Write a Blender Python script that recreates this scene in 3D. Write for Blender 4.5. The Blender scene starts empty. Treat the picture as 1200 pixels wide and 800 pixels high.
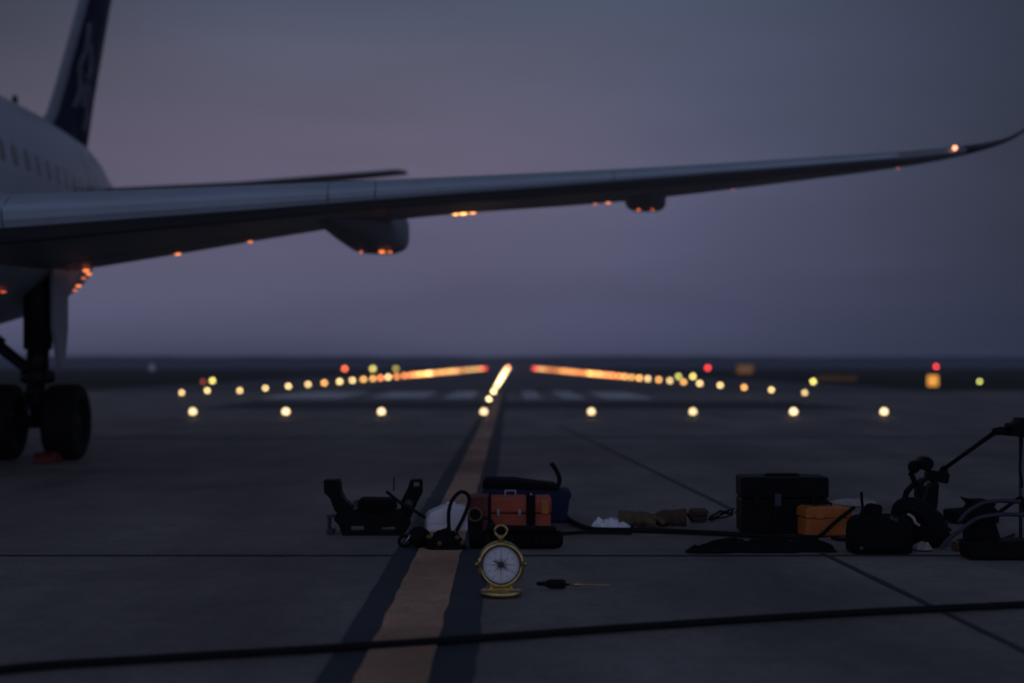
import bpy, bmesh, math, random
from mathutils import Vector, Matrix, noise
from mathutils.geometry import tessellate_polygon
random.seed(7)
sc = bpy.context.scene
COL = sc.collection
PI = math.pi
F = 1666.667            # focal length of a 50 mm lens in pixels of the 1200 px wide photograph
H = 1.1                 # height of the camera above the apron
HX, HY = 597.0, 429.0   # where the runway vanishes

def lin(r, g, b):
    f = lambda c: (c / 255) / 12.92 if c / 255 <= .04045 else ((c / 255 + .055) / 1.055) ** 2.4
    return (f(r), f(g), f(b))
def P(px, py, D): return Vector(((px - HX) * D / F, D, H - (py - HY) * D / F))
def gd(py): return H * F / (py - HY)          # distance of the ground seen at that height
def G(px, py, z=0.0): 
    p = P(px, py, gd(py)); p.z = z; return p

# ---------------------------------------------------------------- materials
def nodes(name):
    m = bpy.data.materials.new(name); m.use_nodes = True
    nt = m.node_tree; b = nt.nodes['Principled BSDF']
    return m, nt, b
def mat(name, col, rough=.6, metal=0, var=.25, scale=18, bump=.15, coat=0, bscale=None, spec=.5):
    m, nt, b = nodes(name)
    tc = nt.nodes.new('ShaderNodeTexCoord')
    n = nt.nodes.new('ShaderNodeTexNoise'); n.inputs['Scale'].default_value = scale
    n.inputs['Detail'].default_value = 6; n.inputs['Roughness'].default_value = .65
    nt.links.new(tc.outputs['Object'], n.inputs['Vector'])
    r = nt.nodes.new('ShaderNodeValToRGB')
    r.color_ramp.elements[0].position = .3; r.color_ramp.elements[1].position = .72
    r.color_ramp.elements[0].color = (*[c * (1 - var) for c in col], 1)
    r.color_ramp.elements[1].color = (*[min(1, c * (1 + var)) for c in col], 1)
    nt.links.new(n.outputs['Fac'], r.inputs['Fac']); nt.links.new(r.outputs['Color'], b.inputs['Base Color'])
    mr = nt.nodes.new('ShaderNodeMapRange')
    mr.inputs['To Min'].default_value = max(.03, rough - .12); mr.inputs['To Max'].default_value = min(1, rough + .12)
    nt.links.new(n.outputs['Fac'], mr.inputs['Value']); nt.links.new(mr.outputs['Result'], b.inputs['Roughness'])
    b.inputs['Metallic'].default_value = metal
    b.inputs['Specular IOR Level'].default_value = spec
    if coat: b.inputs['Coat Weight'].default_value = coat
    if bump:
        n2 = nt.nodes.new('ShaderNodeTexNoise'); n2.inputs['Scale'].default_value = bscale or scale * 4; n2.inputs['Detail'].default_value = 4
        nt.links.new(tc.outputs['Object'], n2.inputs['Vector'])
        bp = nt.nodes.new('ShaderNodeBump'); bp.inputs['Strength'].default_value = bump; bp.inputs['Distance'].default_value = .01
        nt.links.new(n2.outputs['Fac'], bp.inputs['Height']); nt.links.new(bp.outputs['Normal'], b.inputs['Normal'])
    return m

M = {}
M['black'] = mat('black_plastic', (.006, .006, .007), .55, spec=.12)
M['rubber'] = mat('black_rubber', (.008, .008, .009), .75, scale=30, spec=.2)
M['fabric'] = mat('black_fabric', (.008, .008, .009), .95, scale=40, bump=.5, bscale=260, spec=.15)
M['navy'] = mat('navy_fabric', (.010, .017, .055), .85, scale=30, bump=.4, bscale=240)
M['red'] = mat('red_orange_paint', (.44, .075, .03), .55, scale=14, var=.3)
M['darkred'] = mat('dark_red_paint', (.14, .022, .017), .6, scale=14, var=.3)
M['orange'] = mat('orange_plastic', (.52, .15, .028), .5, scale=12, var=.25)
M['white'] = mat('white_plastic', (.87, .87, .93), .5, scale=9, var=.1)
M['cloth'] = mat('white_cloth', (.84, .85, .92), .95, scale=30, var=.12, bump=.4, bscale=120)
M['leather'] = mat('brown_leather', (.085, .047, .026), .8, scale=22, var=.4, bump=.4)
M['olive'] = mat('olive_leather', (.12, .085, .04), .8, scale=22, var=.4, bump=.4)
M['steel'] = mat('grey_steel', (.38, .39, .42), .35, metal=.9, var=.15)
M['bluesteel'] = mat('blue_grey_paint', (.035, .042, .060), .6, metal=.1, var=.2)
M['brass'] = mat('aged_brass', (.60, .44, .17), .17, metal=1, var=.3, scale=26, bump=.06)
M['dullbrass'] = mat('dull_brass', (.14, .10, .045), .6, metal=.4, var=.3)
M['dial'] = mat('enamel_dial', (.84, .82, .84), .35, var=.08, scale=14, bump=0)
M['ink'] = mat('dark_ink', (.075, .072, .08), .6, bump=0)
M['palerope'] = mat('pale_rope', (.40, .36, .33), .9, scale=60, var=.3)
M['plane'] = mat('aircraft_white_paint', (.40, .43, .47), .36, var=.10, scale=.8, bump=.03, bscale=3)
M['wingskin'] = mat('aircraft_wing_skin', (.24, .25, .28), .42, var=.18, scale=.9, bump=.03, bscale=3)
M['shadedskin'] = mat('shaded_tip_skin', (.05, .052, .06), .55, var=.2, scale=1.5, bump=0, spec=.3)  # wing tip's dark silhouette is put into the skin colour
M['slat'] = mat('slat_metal', (.44, .51, .58), .42, metal=.2, var=.08, scale=1.2, bump=.02, bscale=4)
M['gearsteel'] = mat('gear_dark_steel', (.02, .02, .022), .5, metal=.5, var=.3)
M['geardoor'] = mat('gear_door_paint', (.42, .44, .48), .4, var=.12, scale=2)
M['winglass'] = mat('cabin_window', (.16, .165, .175), .2, var=.2, bump=0)
M['rudder'] = mat('rudder_paint', (.085, .075, .095), .7, var=.25, scale=1.5, bump=0, spec=.15)
M['emblem'] = mat('pale_emblem_paint', (.17, .165, .205), .7, var=.3, scale=3, bump=0, spec=.15)
M['navyfin'] = None
M['signamber'] = mat('amber_panel', (.45, .2, .05), .6, var=.2, scale=3)
M['signback'] = mat('sign_casing', (.05, .05, .055), .6)

# tail fin: navy with pale flowing streaks and a bare grey leading edge
def fin_material():
    m, nt, b = nodes('tail_fin_livery')
    tc = nt.nodes.new('ShaderNodeTexCoord')
    mp = nt.nodes.new('ShaderNodeMapping'); mp.inputs['Scale'].default_value = (1, 1.6, .42); mp.inputs['Rotation'].default_value = (math.radians(-24), 0, 0)
    nt.links.new(tc.outputs['Object'], mp.inputs['Vector'])
    n = nt.nodes.new('ShaderNodeTexNoise'); n.inputs['Scale'].default_value = 1.1; n.inputs['Detail'].default_value = 2; n.inputs['Distortion'].default_value = .7
    nt.links.new(mp.outputs['Vector'], n.inputs['Vector'])
    r = nt.nodes.new('ShaderNodeValToRGB'); e = r.color_ramp.elements
    e[0].position = .56; e[0].color = (.022, .028, .058, 1)
    e[1].position = .70; e[1].color = (.05, .05, .08, 1)
    nt.links.new(n.outputs['Fac'], r.inputs['Fac']); nt.links.new(r.outputs['Color'], b.inputs['Base Color'])
    b.inputs['Roughness'].default_value = .75; b.inputs['Specular IOR Level'].default_value = .12
    return m
M['navyfin'] = fin_material()

def lamp_material():
    m = bpy.data.materials.new('lamp_glow'); m.use_nodes = True; nt = m.node_tree; nt.nodes.clear()
    o = nt.nodes.new('ShaderNodeOutputMaterial'); e = nt.nodes.new('ShaderNodeEmission'); i = nt.nodes.new('ShaderNodeObjectInfo')
    mul = nt.nodes.new('ShaderNodeMath'); mul.operation = 'MULTIPLY'; mul.inputs[1].default_value = 1000
    nt.links.new(i.outputs['Color'], e.inputs['Color']); nt.links.new(i.outputs['Alpha'], mul.inputs[0])
    nt.links.new(mul.outputs[0], e.inputs['Strength'])
    nt.links.new(e.outputs[0], o.inputs['Surface'])
    return m
M['lamp'] = lamp_material()

def concrete_material(name, base, tint, rough, big=.25):
    m, nt, b = nodes(name)
    tc = nt.nodes.new('ShaderNodeTexCoord')
    def nz(scale, detail, rough_=.6, vec=None):
        n = nt.nodes.new('ShaderNodeTexNoise'); n.inputs['Scale'].default_value = scale; n.inputs['Detail'].default_value = detail
        n.inputs['Roughness'].default_value = rough_
        nt.links.new(vec or tc.outputs['Object'], n.inputs['Vector']); return n
    mp = nt.nodes.new('ShaderNodeMapping'); mp.inputs['Scale'].default_value = (1, .22, 1); nt.links.new(tc.outputs['Object'], mp.inputs['Vector'])
    a = nz(.55, 5); c = nz(90, 3, .7); d = nz(.9, 6, .6, mp.outputs['Vector']); f = nz(7, 6, .7)
    def ramp(src, lo, hi, p0, p1):
        r = nt.nodes.new('ShaderNodeValToRGB'); r.color_ramp.elements[0].position = p0; r.color_ramp.elements[1].position = p1
        r.color_ramp.elements[0].color = (lo, lo, lo, 1); r.color_ramp.elements[1].color = (hi, hi, hi, 1)
        nt.links.new(src.outputs['Fac'], r.inputs['Fac']); return r
    def mul(x, y):
        k = nt.nodes.new('ShaderNodeMix'); k.data_type = 'RGBA'; k.blend_type = 'MULTIPLY'; k.inputs['Factor'].default_value = 1
        nt.links.new(x, k.inputs['A']); nt.links.new(y, k.inputs['B']); return k.outputs['Result']
    ra = ramp(a, 1 - big, 1 + big, .32, .68); rc = ramp(c, .70, 1.30, .3, .7); rd = ramp(d, .66, 1.12, .35, .6); rf = ramp(f, .85, 1.15, .3, .7)
    col = nt.nodes.new('ShaderNodeRGB'); col.outputs[0].default_value = (*[base * t for t in tint], 1)
    out = mul(mul(mul(mul(col.outputs[0], ra.outputs['Color']), rc.outputs['Color']), rd.outputs['Color']), rf.outputs['Color'])
    nt.links.new(out, b.inputs['Base Color'])
    mr = nt.nodes.new('ShaderNodeMapRange'); mr.inputs['To Min'].default_value = rough - .12; mr.inputs['To Max'].default_value = rough + .15
    nt.links.new(d.outputs['Fac'], mr.inputs['Value']); nt.links.new(mr.outputs['Result'], b.inputs['Roughness'])
    b.inputs['Specular IOR Level'].default_value = .35
    bp = nt.nodes.new('ShaderNodeBump'); bp.inputs['Strength'].default_value = .35; bp.inputs['Distance'].default_value = .004
    nt.links.new(c.outputs['Fac'], bp.inputs['Height']); nt.links.new(bp.outputs['Normal'], b.inputs['Normal'])
    return m
M['concrete'] = concrete_material('apron_concrete', .185, (1.12, 1.0, .92), .66)
M['asphalt'] = concrete_material('runway_asphalt', .13, (1, .98, 1.0), .75)
M['tar'] = concrete_material('dark_tar', .045, (1, 1, 1.1), .7)
M['yellow'] = concrete_material('worn_yellow_paint', .54, (1, .59, .37), .7, .34)
M['blackpaint'] = concrete_material('black_paint', .052, (.8, 1.0, 1.2), .7)
M['whitepaint'] = concrete_material('worn_white_paint', .70, (1, 1, 1), .7)
M['grass'] = concrete_material('dry_grass', .019, (1, .98, .6), .95, .5)
M['hill'] = concrete_material('haze_tinted_wooded_hill', .055, (.75, .9, 1.15), .95, .3)  # tint adds the blue of distant haze to the tree colour

# ---------------------------------------------------------------- mesh builder
class MB:
    def __init__(s): s.v = []; s.f = []
    def add(s, vs, fs):
        b = len(s.v); s.v += [Vector(v) for v in vs]; s.f += [tuple(b + i for i in f) for f in fs]; return s
    def box(s, c, d, rot=None):
        x, y, z = d[0] / 2, d[1] / 2, d[2] / 2
        vs = [Vector((i * x, j * y, k * z)) for k in (-1, 1) for j in (-1, 1) for i in (-1, 1)]
        if rot:
            R = Matrix.Rotation(rot[2], 3, 'Z') @ Matrix.Rotation(rot[1], 3, 'Y') @ Matrix.Rotation(rot[0], 3, 'X'); vs = [R @ v for v in vs]
        vs = [v + Vector(c) for v in vs]
        return s.add(vs, [(0, 2, 3, 1), (4, 5, 7, 6), (0, 1, 5, 4), (2, 6, 7, 3), (0, 4, 6, 2), (1, 3, 7, 5)])
    def prism(s, loops, y0, y1):      # loops in (x, z), first outer then holes
        flat = [p for l in loops for p in l]; n = len(flat)
        vs = [(p[0], y0, p[1]) for p in flat] + [(p[0], y1, p[1]) for p in flat]
        tr = tessellate_polygon([[Vector((p[0], p[1], 0)) for p in l] for l in loops])
        fs = [tuple(t) for t in tr] + [tuple(n + i for i in reversed(t)) for t in tr]
        b = 0
        for l in loops:
            k = len(l)
            fs += [(b + i, b + (i + 1) % k, n + b + (i + 1) % k, n + b + i) for i in range(k)]; b += k
        return s.add(vs, fs)
    def tube(s, pts, r, n=10):
        pts = [Vector(p) for p in pts]; m = len(pts)
        rs = r if isinstance(r, (list, tuple)) else [r] * m
        up = None; vs = []; fs = []
        for i, p in enumerate(pts):
            t = (pts[min(i + 1, m - 1)] - pts[max(i - 1, 0)]).normalized()
            if up is None: up = Vector((0, 0, 1)) if abs(t.z) < .9 else Vector((0, 1, 0))
            a = up - t * up.dot(t)
            a = a.normalized() if a.length > 1e-6 else t.orthogonal().normalized()
            up = a; b = t.cross(a)
            vs += [p + (a * math.cos(2 * PI * k / n) + b * math.sin(2 * PI * k / n)) * rs[i] for k in range(n)]
        for i in range(m - 1):
            fs += [(i * n + k, i * n + (k + 1) % n, (i + 1) * n + (k + 1) % n, (i + 1) * n + k) for k in range(n)]
        fs += [tuple(reversed(range(n))), tuple(range((m - 1) * n, m * n))]
        return s.add(vs, fs)
    def lathe(s, prof, c=(0, 0, 0), axis='z', n=40, ring=False):
        vs = []; fs = []; m = len(prof)
        for (r, h) in prof:
            for k in range(n):
                a = 2 * PI * k / n; u, w = r * math.cos(a), r * math.sin(a)
                q = {'z': (u, w, h), 'y': (u, h, w), 'x': (h, u, w)}[axis]
                vs.append(Vector(q) + Vector(c))
        for i in range(m - 1):
            fs += [(i * n + k, i * n + (k + 1) % n, (i + 1) * n + (k + 1) % n, (i + 1) * n + k) for k in range(n)]
        if ring: fs += [((m - 1) * n + k, (m - 1) * n + (k + 1) % n, (k + 1) % n, k) for k in range(n)]
        else:
            if prof[0][0] > 1e-5: fs.append(tuple(reversed(range(n))))
            if prof[-1][0] > 1e-5: fs.append(tuple(range((m - 1) * n, m * n)))
        return s.add(vs, fs)
    def ball(s, c, r, n=16, lump=0, seed=0):
        r = (r, r, r) if not isinstance(r, (tuple, list)) else r
        vs = []; fs = []; m = n // 2
        for i in range(m + 1):
            th = PI * i / m
            for k in range(n):
                a = 2 * PI * k / n; d = Vector((math.sin(th) * math.cos(a), math.sin(th) * math.sin(a), math.cos(th)))
                q = 1 + (lump * noise.noise(d * 1.7 + Vector((seed, seed * 2, 0))) if lump else 0)
                vs.append(Vector((d.x * r[0], d.y * r[1], d.z * r[2])) * q + Vector(c))
        for i in range(m):
            fs += [(i * n + k, i * n + (k + 1) % n, (i + 1) * n + (k + 1) % n, (i + 1) * n + k) for k in range(n)]
        return s.add(vs, fs)
    def loft(s, rings):
        n = len(rings[0]); vs = [v for r in rings for v in r]; fs = []
        for i in range(len(rings) - 1):
            fs += [(i * n + k, i * n + (k + 1) % n, (i + 1) * n + (k + 1) % n, (i + 1) * n + k) for k in range(n)]
        fs += [tuple(reversed(range(n))), tuple(range((len(rings) - 1) * n, len(rings) * n))]
        return s.add(vs, fs)
    def sheet(s, pts, z): return s.add([(p[0], p[1], z) for p in pts], [tuple(range(len(pts)))])
    def mound(s, w, d, h, nx=40, ny=16, seed=0, rag=.35, edge=.004):   # low crumpled heap, closed below
        vs = []; fs = []
        for j in range(ny + 1):
            for i in range(nx + 1):
                u, v = i / nx * 2 - 1, j / ny * 2 - 1
                q = Vector((u * 2 + seed, v * 2 - seed, seed))
                rr = max(1, math.sqrt(u * u + v * v) / max(abs(u), abs(v), 1e-6))
                x, y = u / rr ** .8, v / rr ** .8
                e = max(0, 1 - max(abs(u), abs(v)) ** 3)
                z = edge + h * e * (1 + rag * noise.noise(q * 1.2) * 1.6 + rag * .9 * noise.noise(q * 4)) 
                k = 1 + rag * .35 * noise.noise(q * 1.1 + Vector((5, 5, 5)))
                vs.append((x * w / 2 * k, y * d / 2 * k, max(edge, z)))
        W = nx + 1
        for j in range(ny):
            for i in range(nx): fs.append((j * W + i, j * W + i + 1, (j + 1) * W + i + 1, (j + 1) * W + i))
        return s.add(vs, fs)
    def build(s, name, m, parent=None, smooth=False, bevel=0, loc=None):
        me = bpy.data.meshes.new(name); me.from_pydata([tuple(v) for v in s.v], [], s.f); me.validate()
        bm = bmesh.new(); bm.from_mesh(me); bmesh.ops.remove_doubles(bm, verts=bm.verts, dist=1e-6)
        bmesh.ops.recalc_face_normals(bm, faces=bm.faces); bm.to_mesh(me); bm.free()
        for mm in (m if isinstance(m, (list, tuple)) else [m]): me.materials.append(mm)
        if smooth:
            for p in me.polygons: p.use_smooth = True
        o = bpy.data.objects.new(name, me); COL.objects.link(o)
        if parent: o.parent = parent
        if loc is not None: o.location = loc
        if bevel:
            b = o.modifiers.new('bevel', 'BEVEL'); b.width = bevel; b.segments = 2; b.limit_method = 'ANGLE'; b.angle_limit = math.radians(35)
        return o

def spline(pts, n=8):
    pts = [Vector(p) for p in pts]; out = []
    for i in range(len(pts) - 1):
        p0, p1, p2, p3 = pts[max(i - 1, 0)], pts[i], pts[i + 1], pts[min(i + 2, len(pts) - 1)]
        for k in range(n):
            t = k / n
            out.append(.5 * ((2 * p1) + (p2 - p0) * t + (2 * p0 - 5 * p1 + 4 * p2 - p3) * t * t + (3 * p1 - p0 - 3 * p2 + p3) * t ** 3))
    return out + [pts[-1]]

def tag(o, label, cat, group=None, kind=None):
    o['label'] = label; o['category'] = cat
    if group: o['group'] = group
    if kind: o['kind'] = kind
    return o
def thing(name, loc, label, cat, group=None, rz=0):
    o = bpy.data.objects.new(name, None); COL.objects.link(o); o.location = loc; o.rotation_euler = (0, 0, rz)
    o.empty_display_size = .1
    return tag(o, label, cat, group)
def struct(o): o['kind'] = 'structure'; return o

# ---------------------------------------------------------------- setting
struct(MB().sheet([(-1500, -60), (1500, -60), (1500, 1900), (-1500, 1900)], -.012).build('grass_field', M['grass']))
struct(MB().sheet([(-70, -50), (70, -50), (70, 62), (-70, 68)], -.004).build('apron', M['concrete']))
struct(MB().sheet([(-19, 60), (19, 60), (19, 700), (-19, 700)], 0).build('runway', M['asphalt']))
# distant wooded hills
def hills():
    mb = MB(); rings = []
    nx = 260
    for i in range(nx + 1):
        x = -1300 + 2600 * i / nx
        h = 11.6 + 2.0 * noise.noise(Vector((x * .004, 0, 3))) + .9 * noise.noise(Vector((x * .02, 1, 3))) + .7 * noise.noise(Vector((x * .11, 2, 3)))
        h += .0 if x > -200 else .5
        y = 1500 + 40 * noise.noise(Vector((x * .003, 7, 1)))
        rings.append([Vector((x, y, -.5)), Vector((x, y + 6, h * .75)), Vector((x, y + 30, h)), Vector((x, y + 90, h * .96)), Vector((x, y + 260, -.5))])
    return mb.loft(rings)
struct(hills().build('hills', M['hill']))

# painted guide line with black borders, from the foreground to the runway
def strip(name, x0, x1, y0, y1, z, m, wob=.006, n=90, seed=0):
    mb = MB(); vs = []; fs = []
    for i in range(n + 1):
        t = i / n; y = y0 * (y1 / y0) ** t
        a = wob * noise.noise(Vector((y * 3.1, seed, 0))) + wob * .6 * noise.noise(Vector((y * 11, seed, 2)))
        b = wob * noise.noise(Vector((y * 3.1, seed + 9, 0))) + wob * .6 * noise.noise(Vector((y * 11, seed + 9, 2)))
        vs += [(x0 + a, y, z), (x1 + b, y, z)]
    fs = [(2 * i, 2 * i + 1, 2 * i + 3, 2 * i + 2) for i in range(n)]
    return struct(mb.add(vs, fs).build(name, m))
strip('black_line_border', -.675, -.125, 1.5, 60, .001, M['blackpaint'], .014, 200, 3)
strip('painted_guide_line', -.545, -.285, 1.5, 60, .005, M['yellow'], .010, 200, 1)
# pavement joints
def joint(a, b, w, z=.0):
    a, b = Vector(a), Vector(b); d = (b - a).normalized(); n = Vector((-d.y, d.x, 0)) * w / 2
    k = 40; vs = []
    for i in range(k + 1):
        p = a.lerp(b, i / k); e = 1 + .35 * noise.noise(p * 2.3)
        vs += [p + n * e, p - n * e]
    o = MB().add([(v.x, v.y, z) for v in vs], [(2 * i, 2 * i + 1, 2 * i + 3, 2 * i + 2) for i in range(k)])
    return struct(o.build('pavement_joint', M['tar']))
joint((-9, gd(650), 0), (9, gd(650), 0), .045)
joint((-14, gd(514), 0), (14, gd(510), 0), .25)
jd = G(1180, 752) - G(690, 515)
joint(G(690, 515) - jd * .35, G(1180, 752) + jd * .12, .030, .0028)
joint(G(60, 515), G(-900, 760), .03, .0028)
# darker tar band and threshold bars on the runway
struct(MB().sheet([(-8, gd(479)), (9, gd(479)), (9, gd(470)), (-8, gd(470))], .004).build('tar_patch', M['tar']))
for (x0, x1) in ((-8.6, -5.9), (-5.0, -3.0), (-2.3, -1.3), (.5, 1.1), (1.8, 2.6), (3.3, 4.9)):
    y0, y1 = 47.5 + random.random() * 3, 60 + random.random() * 4
    struct(MB().sheet([(x0, y0), (x1, y0), (x1, y1), (x0, y1)], .008).build('threshold_bar', M['whitepaint']))

# ---------------------------------------------------------------- airliner
FX = -8.75
plane = thing('airliner', (FX, 16.8, 0), 'pale airliner with navy tail fin, its long wing reaching over the runway', 'airplane')
O = Vector((FX, 16.8, 0))
def L(p): return Vector(p) - O
# fuselage
st = [(2.6, 3.35, .04, .04), (2.9, 3.36, .42, .40), (3.5, 3.42, .85, .8), (4.6, 3.58, 1.3, 1.25), (6.2, 3.75, 1.64, 1.62), (8, 3.8, 1.72, 1.75), (14, 3.8, 1.72, 1.75), (19, 3.8, 1.72, 1.75), (21, 3.82, 1.70, 1.72),
      (22.5, 3.9, 1.64, 1.64), (24, 4.06, 1.52, 1.5), (25.5, 4.26, 1.32, 1.28), (27, 4.48, 1.06, 1.04), (28.3, 4.66, .76, .76), (29.5, 4.80, .46, .48), (30.3, 4.88, .27, .28), (30.7, 4.92, .18, .18)]
rings = []
for (y, z, rx, rz) in st:
    rings.append([L((FX + rx * math.cos(2 * PI * k / 48), y, z + rz * math.sin(2 * PI * k / 48))) for k in range(48)])
fus = MB().loft(rings).build('fuselage', M['plane'], plane, smooth=True)
def fus_at(y):
    for a, b in zip(st, st[1:]):
        if a[0] <= y <= b[0]:
            t = (y - a[0]) / (b[0] - a[0]); return [a[i] + t * (b[i] - a[i]) for i in range(1, 4)]
# cabin windows on the visible side
y = 9.0
while y < 26.2:
    zc, rx, rz = fus_at(y); zz = 4.12
    def surf(yy, z):
        zc, rx, rz = fus_at(yy); q = max(0, 1 - ((z - zc) / rz) ** 2)
        return Vector((FX + rx * math.sqrt(q) + .006, yy, z))
    vs = []
    for k in range(16):
        a = 2 * PI * k / 16; ca, sa = math.cos(a), math.sin(a)
        vs.append(L(surf(y + .105 * abs(ca) ** .6 * (1 if ca > 0 else -1), zz + .16 * abs(sa) ** .6 * (1 if sa > 0 else -1))))
    mid = L(surf(y, zz))
    MB().add(vs + [mid], [(k, (k + 1) % 16, 16) for k in range(16)]).build('window', M['winglass'], fus)
    y += .54
# aft service door seam, small vent, antenna, exhaust
def patch(y0, y1, z0, z1, name, m, off=.008):
    vs = []; n = 6
    for i in range(n + 1):
        for j in range(n + 1):
            yy, z = y0 + (y1 - y0) * i / n, z0 + (z1 - z0) * j / n
            zc, rx, rz = fus_at(yy); q = max(0, 1 - ((z - zc) / rz) ** 2)
            vs.append(L((FX + rx * math.sqrt(q) + off, yy, z)))
    return MB().add(vs, [(i * (n + 1) + j, i * (n + 1) + j + 1, (i + 1) * (n + 1) + j + 1, (i + 1) * (n + 1) + j) for i in range(n) for j in range(n)]).build(name, m, fus)
patch(26.6, 27.15, 4.88, 5.0, 'vent', M['winglass'])
patch(24.9, 24.93, 3.5, 4.9, 'door_seam', M['gearsteel'])
patch(25.75, 25.78, 3.6, 4.9, 'door_seam', M['gearsteel'])
MB().prism([[(0, 0), (.34, 0), (.30, .34), (.16, .36)]], -.02, .02).build('antenna', M['gearsteel'], fus, loc=L((FX + .02, 24.9, 5.52)), bevel=.005).rotation_euler = (0, 0, PI / 2)
MB().lathe([(.19, 0), (.17, .12), (.13, .13), (.11, .02)], L((FX, 30.68, 4.92)), 'y', 24, True).build('tailpipe', M['gearsteel'], fus, smooth=True)
# tail fin: swept, with a rounded section
def blade(stations, nseg=10):     # stations: (LE point, TE point, half thickness vector)
    rings = []
    for le, te, h in stations:
        r = []
        for k in range(nseg + 1):
            t = (1 - math.cos(PI * k / nseg)) / 2; r.append((t, 1))
        for k in range(nseg - 1, 0, -1):
            t = (1 - math.cos(PI * k / nseg)) / 2; r.append((t, -1))
        rings.append([le.lerp(te, t) + h * s_ * (2.6 * (math.sqrt(t) * .5 - t * .25 - t * t * .25) * 1.6) for t, s_ in r])
    return MB().loft(rings)
fs_ = []
for (z, y0, y1, t) in ((5.0, 25.6, 29.3, .16), (5.55, 26.4, 29.35, .17), (5.95, 26.95, 29.45, .16), (6.6, 27.4, 29.7, .15), (8.5, 28.6, 30.5, .12), (10.6, 29.9, 31.4, .08), (10.75, 30.1, 31.4, .04)):
    sw = .12 + max(0, z - 5.9) * .11; y0 += sw; y1 += sw; fs_.append((L((FX, y0, z)), L((FX, y1, z)), Vector((t, 0, 0))))
fin = blade(fs_).build('tail_fin', M['navyfin'], plane, smooth=True)
le = []
for (z, y0, y1, t) in ((5.3, 25.95, 26.75, .07), (5.55, 26.36, 27.0, .085), (5.95, 26.91, 27.5, .08), (6.6, 27.36, 27.95, .075), (8.5, 28.56, 29.05, .07), (10.6, 29.86, 30.2, .05)):
    sw = .12 + max(0, z - 5.9) * .11; y0 += sw; y1 += sw; le.append((L((FX, y0, z)), L((FX, y1, z)), Vector((t * 1.5, 0, 0))))
blade(le).build('leading_edge', M['wingskin'], fin, smooth=True)
rd = []
for (z, y0, y1, t) in ((5.75, 28.75, 29.42, .075), (6.6, 29.08, 29.73, .07), (8.5, 30.03, 30.53, .06), (10.5, 31.05, 31.42, .04)):
    sw = .12 + max(0, z - 5.9) * .11; y0 += sw; y1 += sw; rd.append((L((FX, y0, z)), L((FX, y1, z)), Vector((t * 1.25, 0, 0))))
blade(rd).build('rudder', M['rudder'], fin, smooth=True)
em = MB()
for path in (((27.9, 6.2), (28.25, 6.6), (28.2, 7.1), (28.55, 7.5), (28.75, 8.1)), ((28.45, 6.3), (28.6, 6.7), (28.9, 7.2), (28.85, 7.7)), ((28.35, 7.0), (28.7, 6.9), (28.95, 6.5)), ((28.6, 5.85), (28.75, 6.2), (28.6, 6.55))):
    pp = spline([(FX, a + .12 + max(0, b - 5.9) * .11, b) for a, b in path], 6)
    for p, q in zip(pp, pp[1:]):
        for hx in (.19,):
            w_ = .07
            v = [L((FX + hx, p.y - w_, p.z)), L((FX + hx, p.y + w_, p.z)), L((FX + hx, q.y + w_, q.z)), L((FX + hx, q.y - w_, q.z))]
            em.add(v + [a + Vector((-.06, 0, 0)) for a in v], [(0, 1, 2, 3), (7, 6, 5, 4), (0, 4, 5, 1), (1, 5, 6, 2), (2, 6, 7, 3), (3, 7, 4, 0)])
em.build('emblem', M['emblem'], fin)
# horizontal stabiliser on the visible side
blade([(L((FX + .2, 27.3, 4.46)), L((FX + .2, 29.9, 4.50)), Vector((0, 0, .08))), (L((-5.5, 28.7, 4.80)), L((-5.5, 30.4, 4.84)), Vector((0, 0, .07))),
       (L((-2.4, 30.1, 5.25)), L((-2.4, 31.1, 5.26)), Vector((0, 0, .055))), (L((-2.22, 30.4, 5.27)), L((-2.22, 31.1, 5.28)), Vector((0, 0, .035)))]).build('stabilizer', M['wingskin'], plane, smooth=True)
# wing
LE = [(-8.6, 11.3, 2.10), (-7, 12, 2.27), (-4.67, 13.04, 2.51), (-1.45, 14.47, 2.87), (1.55, 15.8, 3.22), (4.09, 16.92, 3.54), (5.5, 17.6, 3.75), (6.1, 18.05, 3.90), (6.58, 18.55, 4.08), (6.95, 18.9, 4.30), (7.25, 19.1, 4.62), (7.4, 19.2, 4.85)]
TE = [(-8.6, 17.3, 1.80), (-7, 17.3, 2.0), (-4.67, 17.33, 2.36), (-1.45, 17.5, 2.89), (1.55, 18.15, 3.21), (4.09, 18.8, 3.58), (5.5, 19.05, 3.80), (6.1, 19.08, 3.94), (6.58, 19.15, 4.09), (6.95, 19.2, 4.30), (7.25, 19.32, 4.62), (7.4, 19.36, 4.85)]
TH = [.125, .12, .115, .105, .10, .10, .10, .09, .085, .08, .08, .07]
def interp(tab, x):
    for a, b in zip(tab, tab[1:]):
        if x <= b[0] or b is tab[-1]:
            t = (x - a[0]) / (b[0] - a[0]); return Vector((x, a[1] + t * (b[1] - a[1]), a[2] + t * (b[2] - a[2])))
def spl(tab, x):       # smooth through the stations
    for i in range(len(tab) - 1):
        if x <= tab[i + 1][0] or i == len(tab) - 2:
            p1, p2 = Vector(tab[i]), Vector(tab[i + 1]); t = (x - p1.x) / (p2.x - p1.x)
            def sl(j):
                a, b = Vector(tab[max(j - 1, 0)]), Vector(tab[min(j + 1, len(tab) - 1)]); return (b - a) / (b.x - a.x)
            h = p2.x - p1.x; m1, m2 = sl(i) * h, sl(i + 1) * h
            return p1 * (2 * t ** 3 - 3 * t * t + 1) + m1 * (t ** 3 - 2 * t * t + t) + p2 * (-2 * t ** 3 + 3 * t * t) + m2 * (t ** 3 - t * t)
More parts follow.
